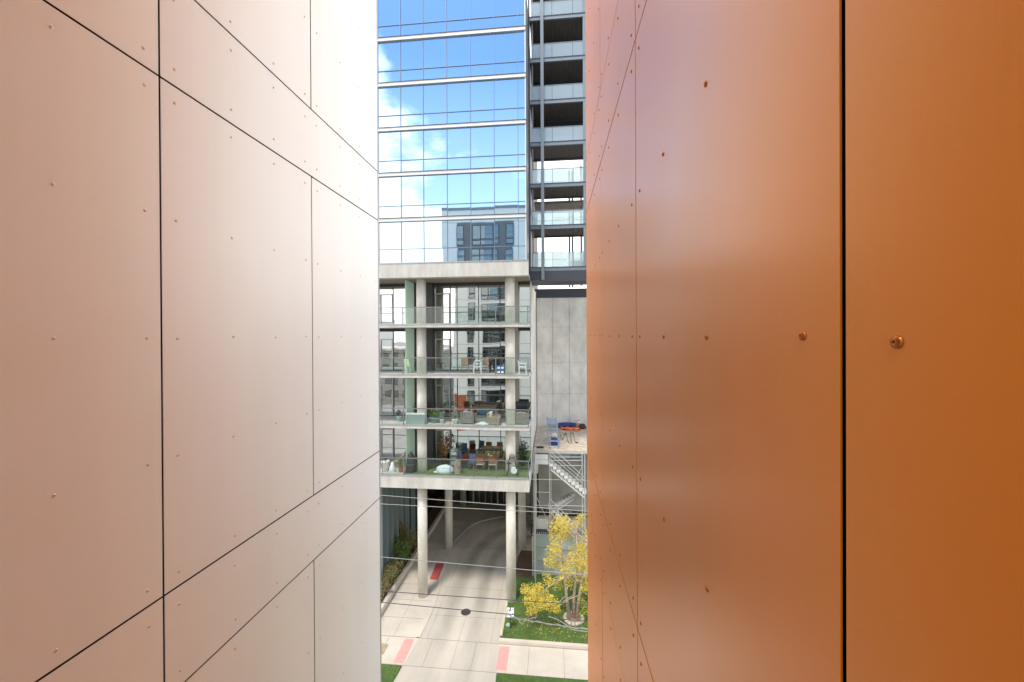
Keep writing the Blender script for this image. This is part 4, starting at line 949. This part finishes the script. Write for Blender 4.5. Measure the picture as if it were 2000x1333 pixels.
for q in (-.35, .35): part('leg', MB().box(x+q-.02, x+q+.02, y-.2, y+.2, z, z+.1), BLK, o)
part('side_shelf', MB().box(x-.75, x-.4, y-.25, y+.25, z+.8, z+.84), PALEL, o)
place(table('brown slatted dining table against the glazing on the second balcony', WOODT, 1.6, .7), L3(945, 27.0, Z2))
place(chair('rust_chair', 'rust red chair in front of the glazing on the second balcony', mat('rust_fabric', (.42, .14, .08), .8), h=.95), L3(903, 26.8, Z2), R(170))
# first balcony
place(table('orange brown wooden dining table on the green turf', WOODT, 1.55, .95), L3(951, 26.4, Z1))
k0 = place(chair('wooden_chair', 'wooden dining chair at the near left side of the table on the turf', WOODT, group='dining chairs on the turf', seat_m=CUSH, h=.9), L3(937, 25.75, Z1), R(180))
dup(k0, L3(961, 25.75, Z1), R(180), 'wooden dining chair at the near right side of the table on the turf')
dup(k0, L3(975, 26.6, Z1), R(-90), 'wooden dining chair at the right end of the table on the turf')
o = thing('table_lantern', 'small brass lantern on the wooden dining table', 'lantern', L3(953, 26.4, Z1+.74)); x, y, z = L3(953, 26.4, Z1+.74)
m = MB(); m.lathe([(.06, 0), (.06, .12), (.02, .16)], (x, y, z)); part('jar', m, mat('warm_glass', (.85, .75, .45), .3), o, smooth=True); m = MB(); m.box(x+.12, x+.26, y-.05, y+.05, z, z+.05); part('bowl', m, WHITEP, o)  # jar is a plain pale yellow
bc = place(chair('blue_chair', 'large blue fabric chair nearest the table on the turf', BLUEF, h=1.05), L3(921, 26.0, Z1), R(200))
dup(bc, L3(899, 26.8, Z1), R(160), 'blue fabric chair behind the shelf unit on the turf')
place(chair('red_chair', 'dark red chair between the two blue chairs', mat('dark_red', (.22, .04, .03), .8), h=.9), L3(909, 26.4, Z1), R(180))
o = thing('shelf_unit', 'pale green shelf with boxes beside the blue chairs', 'shelf', L3(886, 26.6, Z1)); x, y, z = L3(886, 26.6, Z1)
for i in range(4): part('shelf', MB().box(x-.25, x+.25, y-.15, y+.15, z+.05+i*.33, z+.08+i*.33), PALEL, o)
for q in (-.24, .24): part('side', MB().box(x+q-.015, x+q+.015, y-.15, y+.15, z, z+1.1), SAGE, o)
for i in range(3): part('storage_bin', MB().box(x-.2, x+.18, y-.14, y+.1, z+.08+i*.33, z+.28+i*.33), SAGE if i % 2 else PALEC, o)
o = thing('wicker_basket', 'tall stacked rattan basket on the turf beside the covered mound', 'basket', L3(892, 25.0, Z1)); x, y, z = L3(892, 25.0, Z1)
m = MB()
for i in range(7): m.lathe([(.20, i*.115), (.235, i*.115+.05), (.20, i*.115+.11)], (x, y, z), 14)
part('basket_body', m, WICKT, o); m = MB(); m.lathe([(.22, .8), (.22, .83), (.1, .88)], (x, y, z), 14); part('lid', m, WICK, o)
o = thing('covered_mound', 'pale blue plastic cover over a low mound on the turf', 'cover', L3(868, 25.1, Z1)); x, y, z = L3(868, 25.1, Z1)
m = MB(); m.blob((x, y, z+.18), (.58, .35, .32), 10, .06, 2); part('sheet', m, PALEC, o, smooth=True); m = MB(); m.blob((x-.55, y-.05, z+.05), (.2, .15, .05), 8, .1, 3); part('loose_corner', m, WHITEP, o)
o = thing('umbrella_cover', 'black vinyl covered heater standing by the frosted screen', 'covered heater', L3(801, 25.1, Z1)); x, y, z = L3(801, 25.1, Z1)
m = MB(); m.lathe([(.34, 0), (.33, .3), (.28, .7), (.22, 1.0), (.1, 1.2), (.03, 1.3)], (x, y, z), 18); part('cover', m, BLACKP, o); m = MB(); m.cyl((x, y, z+.5), (x, y, z+.53), .31, .31, n=18); part('strap', m, WICK, o)
o = thing('lounge_chair', 'reclining lounge chair with a pale pink cushion on the first balcony', 'lounger', L3(778, 26.2, Z1)); x, y, z = L3(778, 26.2, Z1)
m = MB(); m.bar((x-.35, y, z+.35), (x+.05, y, z+.38), .6, .09); m.bar((x+.05, y, z+.38), (x+.45, y, z+.95), .6, .09); part('cushion', m, mat('pink_cushion', (.70, .56, .50), .9), o)
for q in (-.3, .35): part('leg', MB().bar((x+q, y-.25, z), (x+q, y-.25, z+.34), .04), ALU, o)
place(pot('terracotta_plant', 'bright green leafy plant in a terracotta pot at the left of the first balcony', TERRA, LEAFGG, .16, .33, .24, .75, 220, .06), L3(781, 25.0, Z1))
place(pot('white_planter', 'tapered white planter at the far left of the first balcony', WHITEP, LEAFS, .26, .62, .16, .2, 60, .05), L3(751, 25.2, Z1))
o = thing('garden_ornament', 'white hooded garden ornament between the planter and the terracotta pot', 'ornament', L3(765, 25.1, Z1)); x, y, z = L3(765, 25.1, Z1)
m = MB(); m.lathe([(.20, 0), (.21, .12), (.15, .3), (.10, .42), (.11, .5), (.03, .58)], (x, y, z), 16); part('figure', m, WHITEP, o, smooth=True); m = MB(); m.box(x-.2, x+.2, y-.2, y+.2, z-.03, z+.02); part('base', m, CONC, o)
o = thing('exercise_bike', 'dark exercise bike with white fan housing in front of the right column', 'exercise bike', L3(999, 24.95, Z1)); x, y, z = L3(999, 24.95, Z1)
for dx in (-.35, .35): m = MB(); m.tube([(x+dx, y-.2, z+.03), (x+dx, y+.2, z+.03)], .03, 8); part('foot', m, BLK, o)
m = MB(); m.tube([(x-.35, y, z+.05), (x-.2, y, z+.4), (x-.25, y, z+.8), (x-.12, y, z+1.15), (x+.0, y, z+1.25), (x+.12, y, z+1.15), (x+.22, y, z+.7), (x+.35, y, z+.05)], .035, 8); part('frame', m, FRAMED, o)
m = MB(); m.cyl((x+.12, y-.06, z+.32), (x+.12, y+.06, z+.32), .2, n=22); part('fan_housing', m, WHITEP, o); part('seat', MB().box(x-.33, x-.05, y-.1, y+.1, z+.72, z+.79), BLK, o)
m = MB(); m.blob((x, y, z+1.2), (.2, .12, .16), 8, .03, 1); part('console', m, WICK, o, smooth=True)
m = MB(); m.tube([(x+.22, y-.2, z+.5), (x+.45, y, z+.52), (x+.22, y+.2, z+.5)], .02, 6); part('handlebar', m, BLK, o)
place(pot('dry_plant', 'reddish brown potted shrub by the glass door on the first balcony', BLACKP, leafmat('rust_leaf', (.50, .16, .04), (.20, .07, .02), .3, 4), .2, .35, .38, 1.6, 300, .08), L3(866, 26.7, Z1))
place(pot('corner_plant', 'dark green shrub at the far right end of the first balcony', BLACKP, LEAFS, .2, .3, .4, 1.1, 260, .07), L3(1020, 26.9, Z1))

# ------------------------------------------------------------------ the building that carries the panel walls (mirrored in the tower)
def home(name, label, x0, x1, groups):
    t = thing(name, label, 'building', ((x0+x1)/2, -4, 0))
    part('wall', MB().box(x0, x1, -6, 4.10, 0, 31.4), HOMEW, t)  # unseen rear depth chosen for how much skylight reaches the slot
    part('parapet', MB().box(x0, x1, -6, 4.2, 31.4, 31.65), STEEL, t)
    j = MB()
    for z in [EYE+12.9-2.8*i for i in range(11)]: j.box(x0, x1, 4.10, 4.106, z-.02, z+.02)
    part('cladding_joints', j, STEEL, t)
    for (a, b) in groups:
        part('grey_bay', MB().box(a, b, 4.10, 4.125, EYE+6.6, EYE+12.85), HOMED, t)
        for i in range(8):
            zt = EYE+12.5-2.8*i
            if zt < 3: continue
            for (u, v) in ((0, .12), (.27, .73), (.87, 1)):
                p0, p1 = a+(b-a)*u+.02, a+(b-a)*v-.02
                o = part('window', MB().box(p0, p1, 4.125, 4.16, zt-2.15, zt), DKGL, t); f = MB()
                f.box(p0-.05, p0, 4.12, 4.19, zt-2.2, zt+.05); f.box(p1, p1+.05, 4.12, 4.19, zt-2.2, zt+.05); f.box(p0, p1, 4.12, 4.19, zt, zt+.05); f.box(p0, p1, 4.12, 4.19, zt-2.2, zt-2.15)
                f.box(p0, p1, 4.16, 4.185, zt-1.68, zt-1.6)
                if p1-p0 > 1.5: 
                    for q in (.3, .8): xx = p0+(p1-p0)*q; f.box(xx-.05, xx+.05, 4.16, 4.187, zt-2.15, zt)
                part('frame', f, FRAMED, o)
    return t
hb = home('apartment_block', 'pale grey apartment block with dark windows mirrored in the tower glass', -12.5, -1.935, [(-10.7, -4.3)])
part('orange_banner', MB().box(-12.4, -10.9, 4.13, 4.16, 4.6, 9.4), ORANGE, hb)
m = MB()
for z in (5.0, 5.3, 5.75): m.box(-12.2, -11.2, 4.16, 4.165, z, z+.09)
part('banner_stripe', m, CUSH, hb)
home('east_apartment_block', 'pale grey apartment block carrying the copper panel wall', .415, 13, [(3.0, 9.4)])
for k, (x, y, wd, d, h, mt, lb) in enumerate(((-24, -30, 12, 10, 9, HOMED, 'low dark grey block across the street mirrored at the left of the glazing'), (-42, -55, 26, 14, 13, CONCD, 'long low grey block further off, mirrored in the tower'),
        (-17, -75, 14, 12, 15, mat('brick_far', (.28, .16, .11), .9), 'distant brick block mirrored in the tower'), (-70, -80, 24, 20, 22, HOMEW, 'pale distant block mirrored in the tower'), (-30, -120, 18, 16, 26, HOMEW, 'tall pale distant block mirrored in the tower'))):
    o = thing('city_building', lb, 'building', (x, y, 0)); part('wall', MB().box(x-wd/2, x+wd/2, y-d/2, y+d/2, 0, h), mt, o)
    part('roof', MB().box(x-wd/2-.3, x+wd/2+.3, y-d/2-.3, y+d/2+.3, h, h+.4), CONC, o)
    for i in range(int(wd/3)):
        for j_ in range(int(h/3.2)): xx = x-wd/2+1+i*3; part('window', MB().box(xx, xx+1.6, y+d/2, y+d/2+.05, 1+j_*3.2, 2.8+j_*3.2), DKGL, o)
